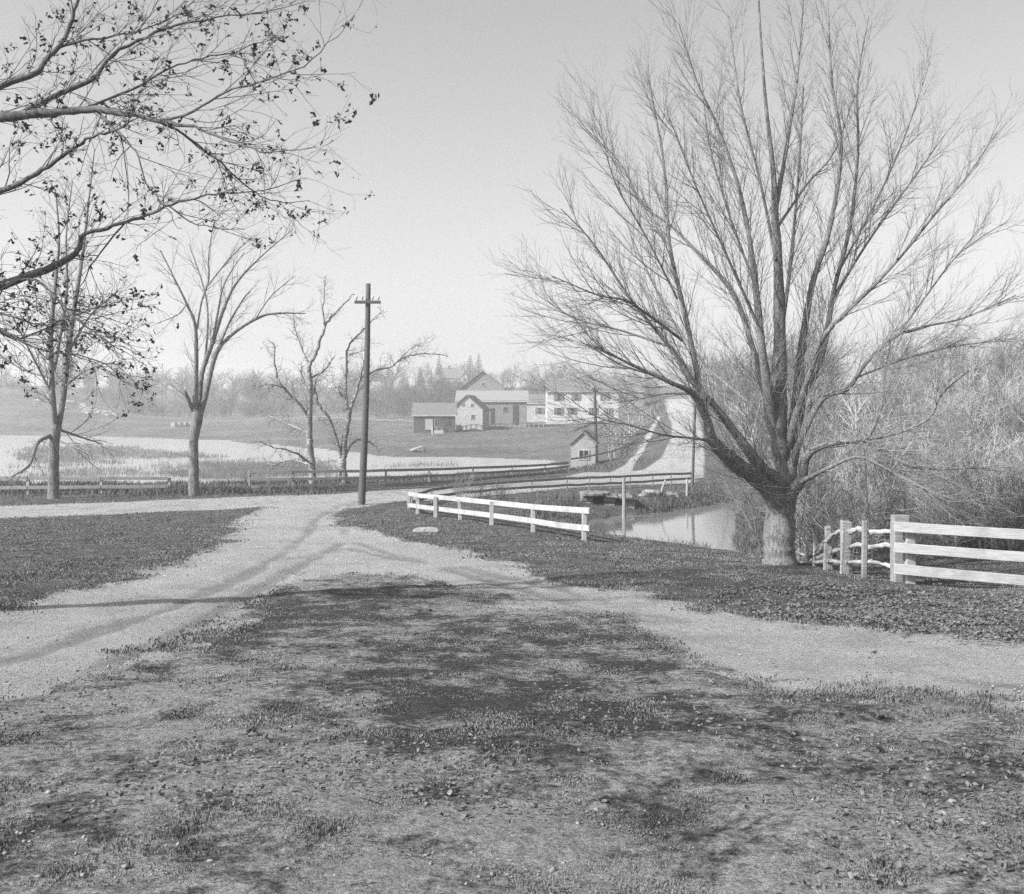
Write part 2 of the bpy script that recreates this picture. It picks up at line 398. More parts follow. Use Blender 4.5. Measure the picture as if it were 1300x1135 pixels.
me.from_pydata([(-400, 54, WATER), (40, 54, WATER), (40, 200, WATER), (-400, 200, WATER)], [], [(0, 1, 2, 3)]); tag(link('water', me, M['water_ripple']), kind='structure')
me = bpy.data.meshes.new('water')
me.from_pydata([(1, 27, WATER), (14, 27, WATER), (14, 53, WATER), (1, 53, WATER)], [], [(0, 1, 2, 3)]); tag(link('water', me, M['water']), kind='structure')

# ------------------------------------------------------------------ tubes, batched
class Tubes:
    def __init__(s): s.g = {}
    def add(s, pts, rs, sides=3):
        s.g.setdefault((len(pts), sides), []).append((pts, rs))
    def arrays(s):
        Vs = []; Fs = []; o = 0
        for (n, sd), L in s.g.items():
            Pt = np.array([p for p, r in L], float); Rd = np.array([r for p, r in L], float); K = len(L)
            T = np.empty_like(Pt); T[:, 1:-1] = Pt[:, 2:]-Pt[:, :-2]; T[:, 0] = Pt[:, 1]-Pt[:, 0]; T[:, -1] = Pt[:, -1]-Pt[:, -2]
            T /= np.linalg.norm(T, axis=-1, keepdims=True)+1e-9
            ref = np.tile(np.array([.31, .9, .3]), (K, n, 1)); big = np.abs((T*ref).sum(-1)).mean(1) > .75; ref[big] = (1, .1, .2)
            Aa = np.cross(T, ref); Aa /= np.linalg.norm(Aa, axis=-1, keepdims=True)+1e-9; Bb = np.cross(T, Aa)
            q = np.arange(sd)*2*math.pi/sd
            V = Pt[:, :, None]+(Aa[:, :, None]*np.cos(q)[:, None]+Bb[:, :, None]*np.sin(q)[:, None])*Rd[:, :, None, None]
            Vs.append(V.reshape(-1, 3))
            k = np.arange(K)[:, None, None]*n*sd; i = np.arange(n-1)[None, :, None]*sd; j = np.arange(sd)[None, None]; j2 = (j+1) % sd
            Fq = np.stack(np.broadcast_arrays(k+i+j, k+i+j2, k+i+sd+j2, k+i+sd+j), -1).reshape(-1, 4)
            Fs.append(Fq+o); o += K*n*sd
        return np.concatenate(Vs), np.concatenate(Fs)
    def build(s, name, m, parent=None, off=(0, 0, 0), smooth=True):
        V, Q = s.arrays(); return link(name, raw_mesh(name, V-np.array(off), [Q], smooth), m, parent)
def catmull(P0, R0, k=4):
    P0 = [np.array(p, float) for p in P0]; n = len(P0); out = []; ro = []
    for i in range(n-1):
        a = P0[max(i-1, 0)]; b = P0[i]; c = P0[i+1]; d = P0[min(i+2, n-1)]
        for j in range(k):
            t = j/k
            out.append(.5*((2*b)+(-a+c)*t+(2*a-5*b+4*c-d)*t*t+(-a+3*b-3*c+d)*t**3)); ro.append(R0[i]*(1-t)+R0[i+1]*t)
    out.append(P0[-1]); ro.append(R0[-1]); return np.array(out), np.array(ro)
def unit(v): return v/(np.linalg.norm(v)+1e-9)
RN = random.Random(11)
def rv(): return np.array([RN.gauss(0, 1), RN.gauss(0, 1), RN.gauss(0, 1)])
def shoot(p, d, L, r0, r1, n, up, wig):
    pts = [np.array(p)]; d = unit(np.array(d)); step = L/(n-1)
    for i in range(n-1):
        d = unit(d + rv()*wig + np.array([0, 0, up])); pts.append(pts[-1]+d*step)
    return np.array(pts), np.linspace(r0, r1, n)
def sprout(T, pts, rs, lv, out, tips=None, pars=None):
    """grow side shoots along a limb; lv = list of (count per metre, length, angle deg, radius scale cap, up, wig, npts)"""
    if not lv: 
        if tips is not None: tips.append((pts, rs))
        return
    dens, L, ang, rcap, up, wig, n, t0 = lv[0]
    seg = np.linalg.norm(np.diff(pts, axis=0), axis=1); cum = np.concatenate([[0], np.cumsum(seg)]); tot = cum[-1]
    cnt = max(1, int(dens*tot*(1-t0)+RN.random()))
    for c in range(cnt):
        t = t0+(1-t0)*(c+RN.random())/cnt; s = t*tot
        i = min(np.searchsorted(cum, s, side='right')-1, len(seg)-1); f = (s-cum[i])/max(seg[i], 1e-6)
        p = pts[i]*(1-f)+pts[i+1]*f; tg = unit(pts[i+1]-pts[i]); r = rs[i]*(1-f)+rs[i+1]*f
        side = unit(np.cross(tg, rv())); side = unit(side+np.array(out)*.0)
        a = R(ang*RN.uniform(.7, 1.3)); d = tg*math.cos(a)+side*math.sin(a)
        ll = L*RN.uniform(.55, 1.25)*(1-.45*t); r0 = min(r*.75, rcap*RN.uniform(.7, 1.1))
        q, qr = shoot(p, d, ll, r0, max(r0*.35, .0016), n, up, wig)
        T.add(q, qr, 5 if r0 > .02 else 3)
        sprout(T, q, qr, lv[1:], out, tips)
def limbs(spec, d0):
    """spec: list of [(px,py,dd,rpx),...] -> smooth limbs in the world at true depth"""
    o = []
    for L in spec:
        pp = [P(a, b, d0+c) for a, b, c, r in L]; rr = [r*(d0+c)/F for a, b, c, r in L]
        o.append(catmull([tuple(p) for p in pp], rr, 5))
    return o
def make_tree(name, label, cat, spec, d0, trunks, lv, barkm, twigm, base, group=None, leaves=None, wob=.0):
    root = empty(name, base, label, cat, group); off = tuple(base)
    LB = limbs(spec if d0 < 30 else [[(a, b, c, r*.86) for a, b, c, r in L] for L in spec], d0); TT = Tubes(); BT = Tubes(); TW = Tubes(); tips = []
    for i, (p, r) in enumerate(LB):
        if wob:
            w = np.array([rv() for _ in p])*wob*np.linspace(.3, 1, len(p))[:, None]; w[0] = 0; p = p+w
        if d0 > 30 and i >= trunks: r = r*.82
        r = r*(1+np.array([RN.uniform(-.07, .07) for _ in r]))
        if i < trunks: TT.add(p, r, 18)
        else: BT.add(p, r, 12 if r[0] > .04 else 7)
        q = p; qr = r
        if i == 0:
            if trunks == 1 and lv[0][-1] != -1: pass
            continue
        sprout(TW, q, qr, lv, (0, 0, 0), tips)
    TT.build('trunk', barkm, root, off)
    V1, Q1 = BT.arrays(); V2, Q2 = TW.arrays()
    me = raw_mesh('branches', np.concatenate([V1, V2])-np.array(off), [np.concatenate([Q1, Q2+len(V1)])], True)
    me.materials.append(barkm); me.materials.append(twigm)
    me.polygons.foreach_set('material_index', np.concatenate([np.zeros(len(Q1)), np.ones(len(Q2))]).astype(np.int32))
    link('branches', me, None, root)
    if leaves:
        n, size, bias = leaves; V = []; Q = []
        cand = [t for t in tips]
        for k in range(n):
            pts, _ = RN.choice(cand); i = RN.randrange(1, len(pts)); p = pts[i]
            for _c in range(RN.choice([1, 1, 2, 2, 5])):
                c = p+rv()*size*.5-np.array([0, 0, size*.5]); a = unit(rv()); b2 = unit(np.cross(a, rv())); s1 = size*RN.uniform(.5, 1.5); s2 = s1*RN.uniform(.4, .7)
                nrm = np.cross(a, b2); o = len(V)
                V += [c-a*s1*.5, c-a*s1*.15+b2*s2*.5+nrm*s1*.1, c+a*s1*.05+b2*s2*.2, c+a*s1*.3+b2*s2*.45+nrm*s1*.15, c+a*s1*.5, c+a*s1*.3-b2*s2*.45+nrm*s1*.1, c+a*s1*.05-b2*s2*.2, c-a*s1*.15-b2*s2*.5+nrm*s1*.15]
                Q += [[o, o+1, o+2, o+6], [o+2, o+3, o+4, o+4], [o+4, o+5, o+6, o+2], [o+6, o+7, o, o+2]]
        V = np.array(V)-np.array(off); Q = np.array([q for q in Q if len(set(q)) == 4]); T3 = np.array([[q[0]+2, q[0]+3, q[0]+4] for q in Q[::3]]) if False else None
        link('leaves', raw_mesh('leaves', V, [Q]), M['leafdark'], root)
    return root

# ---- the big bare maple on the right
g = G(990, 716); D0 = g.y; print('maple depth', D0)
spec = [
 [(990, 740, 0, 31), (990, 722, 0, 24), (990, 708, 0, 20.5), (989, 690, 0, 19), (990, 655, 0, 18.5), (992, 632, 0, 20), (989, 612, .1, 19), (985, 585, .15, 17), (984, 560, .2, 16), (985, 540, .2, 14), (988, 500, .2, 11), (990, 440, .2, 8.5), (988, 340, .1, 7), (984, 273, 0, 6), (982, 221, 0, 4.5), (972, 130, -.1, 3), (964, 20, -.2, 1.8), (962, -60, -.3, .8)],
 # left great limb
 [(994, 665, .05, 12), (986, 636, -.15, 14), (966, 612, -.5, 12), (934, 589, -1.0, 10), (905, 560, -1.4, 8), (896, 530, -1.6, 7), (880, 500, -1.8, 5.5), (850, 485, -2.1, 4), (800, 462, -2.4, 2.5), (757, 440, -2.7, 1.4)],
 [(899, 545, -1.5, 6.5), (893, 515, -1.2, 6), (884, 470, -1.0, 5), (870, 400, -.9, 4), (850, 310, -.8, 3.2), (843, 210, -.7, 2.3), (822, 94, -.7, 1)],
 [(992, 640, 0, 9), (985, 610, -.3, 10), (968, 596, -.6, 8.5), (939, 557, -.8, 7), (908, 516, -1.0, 5.5), (879, 485, -1.2, 4.5), (858, 450, -1.3, 3.6), (801, 380, -1.6, 2.4), (754, 310, -1.8, 1.5), (712, 265, -2, .8)],
 [(987, 590, .2, 7), (980, 545, .1, 8.5), (974, 490, -.1, 7.5), (967, 439, -.3, 6), (960, 366, -.4, 5), (951, 301, -.5, 4), (937, 235, -.6, 3), (913, 165, -.7, 2.2), (885, 104, -.8, 1.5), (862, 30, -.9, .8)],
 [(984, 540, .1, 5), (972, 500, 0, 6), (955, 440, .3, 5), (937, 385, .6, 4.5), (918, 355, .8, 4), (885, 320, .9, 3), (852, 287, 1, 2.4), (815, 259, 1.1, 1.8), (787, 207, 1.2, 1.3), (744, 164, 1.3, .7)],
 [(986, 580, .2, 6), (976, 548, .35, 6.5), (955, 516, .6, 4.5), (923, 488, 1.1, 3.2), (895, 462, 1.5, 2.5), (850, 400, 2, 1.8), (801, 300, 2.3, 1)],
 [(866, 432, -1.2, 3), (801, 385, -2, 2), (760, 375, -2.6, 1.4), (700, 350, -3, .8)],
 [(850, 440, -1.3, 2.6), (790, 420, -1, 1.8), (730, 404, -.8, 1.2), (679, 372, -.6, .7)],
 [(906, 560, -1.4, 2.8), (876, 556, -1.9, 2), (842, 552, -2.4, 1.7), (800, 540, -2.8, 1.3), (757, 529, -3.2, .8), (715, 500, -3.6, .5)],
 [(884, 500, -1.8, 2.4), (845, 500, -1.6, 1.7), (809, 506, -1.3, 1.3), (783, 508, -1.1, .8), (742, 492, -1, .5)],
 [(845, 480, -2.1, 2.2), (787, 463, -1.9, 1.6), (750, 440, -1.8, 1), (702, 425, -1.7, .6)],
 # right side
 [(994, 640, .1, 9), (1000, 605, 0, 11), (1006, 570, .2, 9), (1010, 530, .4, 8), (1014, 480, .5, 6.8), (1017, 446, .5, 6.2), (1031, 362, .5, 5), (1054, 287, .5, 4.2), (1068, 188, .4, 3), (1056, 104, .3, 2), (1052, 20, .2, 1)],
 [(998, 600, .2, 7), (1008, 560, .3, 7), (1022, 500, .9, 5.5), (1045, 446, 1.2, 4.8), (1059, 367, 1.3, 4), (1078, 292, 1.3, 3.2), (1089, 198, 1.3, 2.4), (1089, 104, 1.2, 1.6), (1103, 20, 1.2, .8)],
 [(1000, 570, .1, 6), (1010, 530, -.1, 6), (1030, 470, -.7, 4.6), (1049, 423, -1, 4), (1110, 362, -1.3, 3.2), (1148, 320, -1.5, 2.6), (1186, 273, -1.7, 2), (1223, 230, -1.8, 1.4), (1265, 170, -2, .8)],
 [(1002, 600, 0, 6), (1016, 560, -.2, 5.5), (1044, 507, -.6, 4.4), (1076, 494, -.9, 3.8), (1100, 460, -1.1, 3.2), (1134, 428, -1.3, 2.6), (1176, 414, -1.6, 2), (1223, 404, -1.9, 1.6), (1290, 375, -2.2, .9)],
 [(992, 655, 0, 10), (1001, 632, -.2, 9), (1018, 608, -.5, 7), (1024, 580, -.7, 6.5), (1048, 565, -1, 5), (1101, 557, -1.5, 3.6), (1145, 548, -1.8, 2.8), (1180, 530, -2, 2.2), (1196, 500, -2.1, 1.6), (1230, 470, -2.3, .9)],
 [(1098, 558, -1.5, 3), (1120, 573, -1.7, 2.6), (1161, 592, -2, 2.2), (1209, 595, -2.4, 1.6), (1290, 593, -2.8, .8)],
 [(1016, 612, -.5, 5), (1050, 595, -1.2, 3.6), (1088, 580, -1.6, 2.6), (1120, 592, -1.9, 1.8), (1164, 614, -2.2, 1.3), (1205, 638, -2.5, .7)],
 [(1101, 558, -1.5, 2.6), (1117, 526, -1.4, 2.1), (1123, 481, -1.2, 1.7), (1131, 430, -1, 1)],
 [(986, 290, 0, 3), (1026, 232, .4, 2), (1059, 193, .7, 1.2), (1085, 120, 1, .7)],
 [(984, 270, 0, 4.5), (998, 190, .2, 3), (1012, 100, .4, 1.8), (1020, 0, .5, .8)],
 [(992, 420, .5, 4), (1003, 340, 1, 3.2), (1013, 230, 1.4, 2.2), (1020, 110, 1.7, 1.3)],
 [(1058, 380, 1.3, 2.6), (1100, 310, 1.8, 2), (1150, 240, 2.3, 1.4), (1200, 170, 2.8, .8)],
 [(1062, 350, .9, 2.2), (1115, 250, 1.2, 1.7), (1150, 170, 1.5, 1.2), (1180, 80, 1.7, .7)],
 [(1085, 480, -1, 2.3), (1150, 455, -.4, 1.7), (1210, 440, .2, 1.2), (1290, 430, .8, .7)],
 [(1140, 425, -1.3, 2), (1180, 370, -1.2, 1.5), (1220, 320, -1.1, 1.1), (1280, 280, -1, .6)],
 [(960, 366, -.4, 2.6), (925, 270, -.2, 1.9), (900, 180, 0, 1.3), (890, 90, .2, .7)],
 [(970, 430, -.4, 3), (925, 330, -1, 2.2), (885, 240, -1.5, 1.5), (850, 150, -1.9, .9)],
 [(860, 380, -.9, 2), (820, 300, -1.4, 1.5), (780, 230, -1.8, 1.1), (760, 150, -2.1, .6)],
 [(985, 330, 0, 3), (965, 230, .5, 2.2), (940, 130, .9, 1.4), (925, 20, 1.2, .7)],
 [(960, 610, -.5, 4), (942, 606, -.9, 3.4), (948, 612, -1.0, 2.6)],
]
lv_big = [(4.8, 1.75, 27, .0125, .06, .035, 7, .08), (6.2, .8, 30, .0064, .06, .05, 5, .08), (6.8, .38, 33, .0045, .05, .07, 3, .12)]
spec = [[(a, b, c, r if r > 9 else r*(.74+.26*max(0, (r-5)/4))) for a, b, c, r in L] for L in spec]
make_tree('maple_tree', 'large bare spreading tree with short thick trunk on the bank beside the rustic fence', 'tree', spec, D0, 1, lv_big, M['bark'], M['twig_maple'], g)

# ---- the leafy branches reaching in from the left, trunk just outside the frame
g = Vector((-9.3, 12.3, hz(-9.3, 12.3))); D1 = 12.0
sc = [
 [(-357, 800, .3, 34), (-350, 600, .3, 28), (-345, 450, .3, 25), (-330, 330, .3, 22), (-300, 240, .3, 18), (-260, 120, .3, 13), (-200, -60, .3, 8), (-120, -260, .3, 3)],
 [(-300, 240, .3, 16), (-200, 175, .2, 12), (-80, 155, .1, 9.5), (37, 146, 0, 8), (82, 141, 0, 7), (134, 140, -.1, 5.5), (196, 152, -.3, 4), (245, 162, -.5, 2.6), (293, 180, -.7, 1.8), (341, 192, -.9, 1.2), (400, 186, -1, .6)],
 [(196, 152, -.3, 3), (224, 166, -.2, 2.3), (272, 200, 0, 1.7), (317, 238, .2, 1.3), (352, 257, .3, 1), (390, 255, .4, .5)],
 [(205, 153, -.3, 3), (238, 145, -.4, 2.4), (286, 117, -.6, 2), (335, 103, -.8, 1.7), (397, 76, -1.1, 1.1), (440, 28, -1.3, .5)],
 [(20, 148, 0, 6), (65, 124, .3, 4.6), (117, 100, .5, 4), (144, 69, .6, 3.4), (196, 41, .8, 2.6), (245, 27, 1, 2), (324, 16, 1.2, 1), (400, 0, 1.4, .5)],
 [(-250, 100, .3, 10), (-100, 130, .6, 7), (37, 97, .9, 5), (58, 76, 1, 4.6), (82, 48, 1.1, 4), (98, 5, 1.2, 3), (120, -60, 1.3, 2)],
 [(51, 84, 1, 3), (75, 60, 1.2, 2.4), (117, 50, 1.4, 2), (168, 41, 1.6, 1.4), (240, 15, 1.8, .7)],
 [(-310, 300, .3, 12), (-150, 290, -.2, 8), (-40, 260, -.5, 6), (37, 225, -.7, 4.4), (72, 204, -.8, 3.8), (103, 180, -.8, 3), (141, 166, -.8, 2), (175, 150, -.9, 1)],
 [(-335, 400, .3, 14), (-200, 400, .9, 11), (-60, 380, 1.4, 9), (37, 350, 1.6, 7), (75, 335, 1.7, 6), (99, 318, 1.7, 5), (106, 298, 1.7, 3.8), (144, 287, 1.7, 3.2), (186, 273, 1.7, 2.6), (227, 257, 1.6, 2), (272, 247, 1.6, 1.5), (324, 243, 1.6, 1.1), (390, 225, 1.6, .5)],
 [(99, 122, .3, 2.4), (113, 131, .1, 2), (144, 162, -.2, 1.8), (172, 193, -.4, 1.5), (186, 232, -.5, 1.3), (203, 256, -.6, 1), (230, 292, -.7, .5)],
 [(110, 136, 0, 2.6), (175, 110, .4, 2.2), (203, 93, .6, 1.9), (245, 76, .8, 1.5), (300, 65, 1, 1.1), (345, 46, 1.2, .5)],
 [(0, 362, 1.5, 4), (46, 356, 1, 2), (85, 395, .6, 1.8), (112, 416, .4, 1.6), (139, 436, .2, 1.3), (160, 458, 0, .8)],
 [(-120, 392, 1.2, 4), (-40, 390, .6, 2.6), (35, 408, .3, 1.6), (71, 416, .2, 1.3), (120, 425, .1, 1), (165, 432, 0, .5)],
 [(-60, 380, 1.4, 4), (40, 440, 1.2, 2), (100, 452, 1.1, 1.5), (150, 465, 1, 1)],
 [(160, 282, 1.7, 1.7), (120, 330, 1.9, 1.3), (100, 370, 2, .7)],
 [(215, 262, 1.7, 1.6), (250, 285, 1.6, 1.1), (310, 292, 1.5, .6)],
 [(-40, 385, 1.4, 3), (20, 430, 2, 2), (90, 400, 2.4, 1.5), (150, 385, 2.6, .7)],
]
lv_l = [(5.2, 1.2, 38, .0085, .02, .13, 7, .06), (6.0, .6, 42, .0045, .0, .15, 5, .08), (5, .25, 40, .003, 0, .15, 3, .15)]
sc = [[(a, b, c, r*(.72 if i else 1)) for a, b, c, r in L] for i, L in enumerate(sc)]
make_tree('oak_tree', 'tree whose dark limbs with hanging withered leaves reach in from the left edge', 'tree', sc, D1, 1, lv_l, M['bark_dark'], M['bark_dark'], g, leaves=(1700, .064, 0), wob=.012)

# ---- twin-stemmed tree by the left fence
g = G(68, 633); Dx = g.y; print('left tree', Dx)
s = [
 [(68, 640, 0, 11), (68, 628, 0, 8.5), (68, 590, 0, 7.5), (69, 560, 0, 7.5), (72, 538, 0, 7)],
 [(70, 548, 0, 6), (67, 504, -.3, 5), (65, 460, -.4, 4.5), (65, 422, -.5, 4), (71, 354, -.6, 3), (75, 300, -.7, 2), (70, 240, -.7, 1)],
 [(73, 545, 0, 6.5), (80, 504, .3, 5.5), (87, 444, .5, 4.5), (96, 381, .7, 4), (104, 330, .8, 3), (112, 260, 1, 1.8), (120, 190, 1.2, .8)],
 [(68, 470, -.4, 3.5), (75, 436, .3, 3), (85, 367, .6, 2.4), (84, 300, .8, 1.6), (92, 230, 1, .8)],
 [(67, 552, 0, 4), (50, 560, -.8, 3.6), (43, 575, -1.4, 3), (36, 592, -2, 2.4), (15, 605, -2.6, 1.4)],
 [(74, 545, 0, 2.6), (106, 556, 1, 1.6), (131, 564, 1.6, .8)],
 [(75, 560, 0, 2), (100, 570, -1, 1.3), (125, 583, -1.6, .6)],
 [(66, 500, -.3, 2.4), (40, 450, -1, 1.6), (15, 400, -1.6, 1)], [(86, 450, .5, 2.4), (115, 400, 1, 1.6), (150, 370, 1.5, .8)],
 [(83, 490, .3, 2), (110, 470, -.6, 1.3), (140, 460, -1, .7)], [(66, 480, 0, 2), (30, 470, 1, 1.4), (0, 450, 1.6, .8)],
]
lv_m = [(2.8, 2.0, 40, .02, .05, .1, 7, .08), (3.2, 1.0, 38, .011, .04, .11, 5, .08), (4, .5, 36, .007, .03, .1, 3, .1)]
make_tree('roadside_tree', 'bare tree forking into twin stems low down, beside the pond fence at the far left', 'tree', s, Dx, 1, lv_m, M['bark_mid'], M['bark_dark'], g)
# ---- fan shaped tree
g = G(246, 629); Dx = g.y; print('fan tree', Dx)
s = [
 [(246, 640, 0, 10), (246, 627, 0, 8), (246, 590, 0, 7), (246, 558, 0, 7), (250, 535, 0, 7.5), (251, 520, 0, 7.5)],
 [(249, 528, 0, 6), (248, 503, -.3, 4.8), (249, 475, -.5, 4.2), (248, 416, -.9, 3.2), (237, 386, -1.1, 2.2), (222, 355, -1.3, 1.5), (204, 318, -1.5, .8)],
 [(252, 525, 0, 5.5), (256, 475, .3, 4.6), (271, 432, .7, 3.6), (283, 395, 1, 3), (299, 361, 1.2, 2.2), (330, 327, 1.6, 1.5), (372, 291, 2, .7)],
 [(253, 530, 0, 5.5), (260, 506, .1, 4.8), (274, 450, .4, 4), (293, 426, .7, 3), (323, 406, 1, 2.4), (348, 398, 1.3, 1.8), (388, 398, 1.7, .8)],
 [(278, 440, .5, 2.2), (292, 408, .2, 1.8), (310, 378, 0, 1.5), (318, 370, 0, 1)],
 [(250, 418, -.8, 2), (256, 383, -.6, 1.6), (265, 355, -.4, 1.4), (265, 321, -.3, 1), (272, 280, -.2, .5)],
 [(270, 432, .7, 2.4), (276, 400, 0, 1.8), (285, 360, -.6, 1.3), (310, 320, -1, .7)], [(262, 365, -.5, 1.4), (290, 330, -.2, 1.1), (320, 300, .1, .6)],
 [(246, 522, 0, 4.5), (241, 512, -.3, 4), (236, 500, -.5, 3.2), (234, 496, -.5, 2.6)],
 [(254, 490, 1, 2.5), (262, 440, 2, 2), (262, 380, 2.4, 1.4), (240, 310, 3, .7)],
 [(237, 386, -1.1, 1.4), (225, 400, -1.6, 1), (200, 410, -2, .5)], [(325, 404, 1, 1.4), (345, 375, 1.5, 1), (375, 350, 2, .5)],
]
lv_f = [(2.6, 1.7, 34, .015, .08, .09, 6, .2), (4.2, .9, 34, .0095, .05, .1, 5, .12), (3, .45, 34, .0065, .03, .1, 3, .15)]
make_tree('roadside_tree', 'bare fan shaped tree with a stubby sawn branch, standing alone where the pond fence breaks', 'tree', s, Dx, 1, lv_f, M['bark_mid'], M['bark_dark'], g)
# ---- the two pale knotty trees behind the fence
g = P(397, 613, 54); g.z = hz(g.x, g.y); Dx = 54
s = [
 [(397, 622, 0, 6.5), (397, 605, 0, 5.4), (395, 580, 0, 5), (393, 555, 0, 4.6), (393, 530, 0, 4.2), (394, 506, 0, 3.8), (393, 466, 0, 3), (398, 455, 0, 2.6), (405, 438, 0, 2.4), (413, 413, .1, 2), (428, 395, .2, 1.4), (450, 372, .3, .7)],
 [(393, 466, 0, 2.4), (385, 447, .2, 1.8), (376, 423, .4, 1.4), (372, 405, .5, .8)],
 [(392, 530, 0, 3), (380, 512, -.3, 2.4), (367, 500, -.5, 2.2), (351, 478, -.8, 1.8), (348, 435, -1, 1)], [(360, 492, -.6, 1.5), (342, 488, -.9, 1.1), (322, 492, -1.2, .6)],
 [(412, 415, .1, 1.6), (410, 390, -.1, 1.2), (413, 352, -.2, .6)], [(392, 500, .2, 2.4), (384, 480, .6, 1.8), (382, 460, .9, 1)],
 [(395, 588, 0, 2.4), (373, 574, -.8, 1.8), (348, 568, -1.4, 1), (330, 560, -1.8, .6)], [(395, 590, 0, 2.2), (370, 584, .8, 1.6), (345, 590, 1.3, 1.2), (334, 582, 1.6, .7)],
 [(393, 550, 0, 2), (370, 540, .8, 1.4), (340, 528, 1.6, .7)], [(394, 480, .1, 2), (412, 470, .6, 1.4), (424, 452, 1, .7)], [(398, 500, 0, 1.7), (402, 480, -.6, 1.3), (420, 462, -1, .7)],
]
lv_k = [(4.6, 1.15, 48, .015, .03, .22, 6, .08), (6.5, .55, 50, .0095, .02, .25, 4, .08), (5, .22, 45, .008, .0, .2, 3, .1)]
make_tree('knotty_tree', 'knotty pale barked tree with a dark foot and low crooked boughs behind the pond fence', 'tree', s, Dx, 1, lv_k, M['birch'], M['bark_dark'], g, wob=.03, leaves=(90, .07, 0))
g = P(437, 613, 54.6); g.z = hz(g.x, g.y); Dx = 54.6
s = [
 [(437, 622, 0, 6.5), (437, 606, 0, 5.4), (435, 590, 0, 5), (437, 570, 0, 4.6), (440, 545, 0, 4.2), (443, 521, 0, 4)],
 [(435, 590, 0, 3.6), (428, 561, -.2, 3.2), (419, 534, -.4, 2.8), (408, 518, -.6, 2.4), (402, 505, -.7, 1.8), (400, 482, -.8, 1)],
 [(442, 524, 0, 3.2), (439, 500, .1, 2.6), (440, 470, .2, 2.2), (442, 441, .2, 1.8), (462, 418, .3, 1.2), (485, 395, .4, .6)], [(438, 505, .1, 2), (428, 495, .5, 1.5), (422, 484, .7, .9)],
 [(443, 523, 0, 3.4), (452, 500, .1, 2.8), (457, 482, .2, 2.6), (478, 470, .5, 2), (496, 466, .8, 1.8), (515, 453, 1, 1.5), (539, 449, 1.3, 1.2), (568, 452, 1.6, .6)],
 [(456, 484, .2, 2), (462, 460, 0, 1.4), (470, 430, -.3, .8)], [(444, 450, .2, 1.5), (456, 446, -.4, 1), (472, 440, -.8, .6)],
 [(438, 580, 0, 2.6), (448, 562, .7, 2), (462, 558, 1, 1.6), (478, 566, 1.4, .8)], [(505, 458, .9, 1.2), (525, 440, .5, .8), (545, 434, .3, .5)],
]
make_tree('knotty_tree', 'white barked forked tree behind the pond fence, just left of the tall utility pole', 'tree', s, Dx, 1, lv_k, M['birch'], M['bark_dark'], g, wob=.03)

# ------------------------------------------------------------------ prototypes for far and dense growth
def proto(kind, seed):
    RN.seed(seed); T = Tubes()
    if kind == 'tree':      # unit height ~1
        p, r = shoot((0, 0, -.02), (RN.gauss(0, .05), RN.gauss(0, .05), 1), .8, .02, .006, 7, .05, .05); T.add(p, r, 5)
        sprout(T, p, r, [(22, .42, 42, .009, .07, .08, 5, .22), (22, .18, 38, .005, .05, .1, 3, .15), (34, .08, 38, .0032, .03, .1, 3, .2)], 0)
    elif kind == 'bush':
        for k in range(RN.randrange(7, 11)):
            a = RN.random()*6.28; t = RN.uniform(.05, .5)
            p, r = shoot((math.cos(a)*.08, math.sin(a)*.08, -.03), (math.cos(a)*t, math.sin(a)*t, 1), RN.uniform(.6, 1), .0065, .002, 6, .02, .1); T.add(p, r, 3)
            sprout(T, p, r, [(17, .38, 36, .0036, .05, .12, 5, .08), (19, .17, 42, .0022, .02, .14, 3, .1)], 0)
    elif kind == 'sapling':
        p, r = shoot((0, 0, -.02), (RN.gauss(0, .08), RN.gauss(0, .08), 1), 1, .011, .003, 8, .02, .06); T.add(p, r, 4)
        sprout(T, p, r, [(12, .3, 40, .005, .06, .1, 5, .2), (12, .12, 40, .003, .03, .1, 3, .1)], 0)
    elif kind == 'spruce':
        p, r = shoot((0, 0, -.02), (0, 0, 1), 1.02, .02, .002, 6, 0, 0); T.add(p, r, 5)
        V = []; 
        for lvn in range(17):
            z = .1+lvn*.053; w = (1-z)*.27+.015
            for q in range(9):
                a = q*.7+lvn*1.3+RN.random()*.4; L = w*RN.uniform(.65, 1.15)
                d = np.array([math.cos(a), math.sin(a), -.25]); T.add(np.array([[0, 0, z], d*L*.5+[0, 0, z+.01], d*L+[0, 0, z]]), np.array([.016, .02, .003])*(1.2-z*.6), 4)
    return T.arrays()
PR = {k: [proto(k, 100+7*i+len(k)) for i in range(n)] for k, n in (('tree', 6), ('bush', 7), ('sapling', 4), ('spruce', 3))}
RN.seed(5)
def scatter(name, items, m, label, cat):
    Vs = []; Fs = []; o = 0
    for (kind, i, x, y, h, w) in items:
        V, Q = PR[kind][i % len(PR[kind])]; a = RN.random()*6.28; c, s2 = math.cos(a), math.sin(a)
        X = (V[:, 0]*c-V[:, 1]*s2)*h*w+x; Y = (V[:, 0]*s2+V[:, 1]*c)*h*w+y
        Vs.append(np.stack([X, Y, V[:, 2]*h+hz(x, y)], 1)); Fs.append(Q+o); o += len(V)
    o2 = link(name, raw_mesh(name, np.concatenate(Vs), [np.concatenate(Fs)], False), m); tag(o2, label, cat, kind='stuff'); return o2
def region(n, x0, x1, d0, d1, kinds, h0, h1, w=1.0, ok=None):
    L = []; t = 0
    while len(L) < n and t < n*20:
        t += 1; px = RN.uniform(x0, x1); d = math.exp(RN.uniform(math.log(d0), math.log(d1))); x, y = W(px, d)
        if ok and not ok(px, d, x, y): continue
        L.append((RN.choice(kinds), RN.randrange(9), x, y, RN.uniform(h0, h1), w*RN.uniform(.85, 1.25)))
    return L
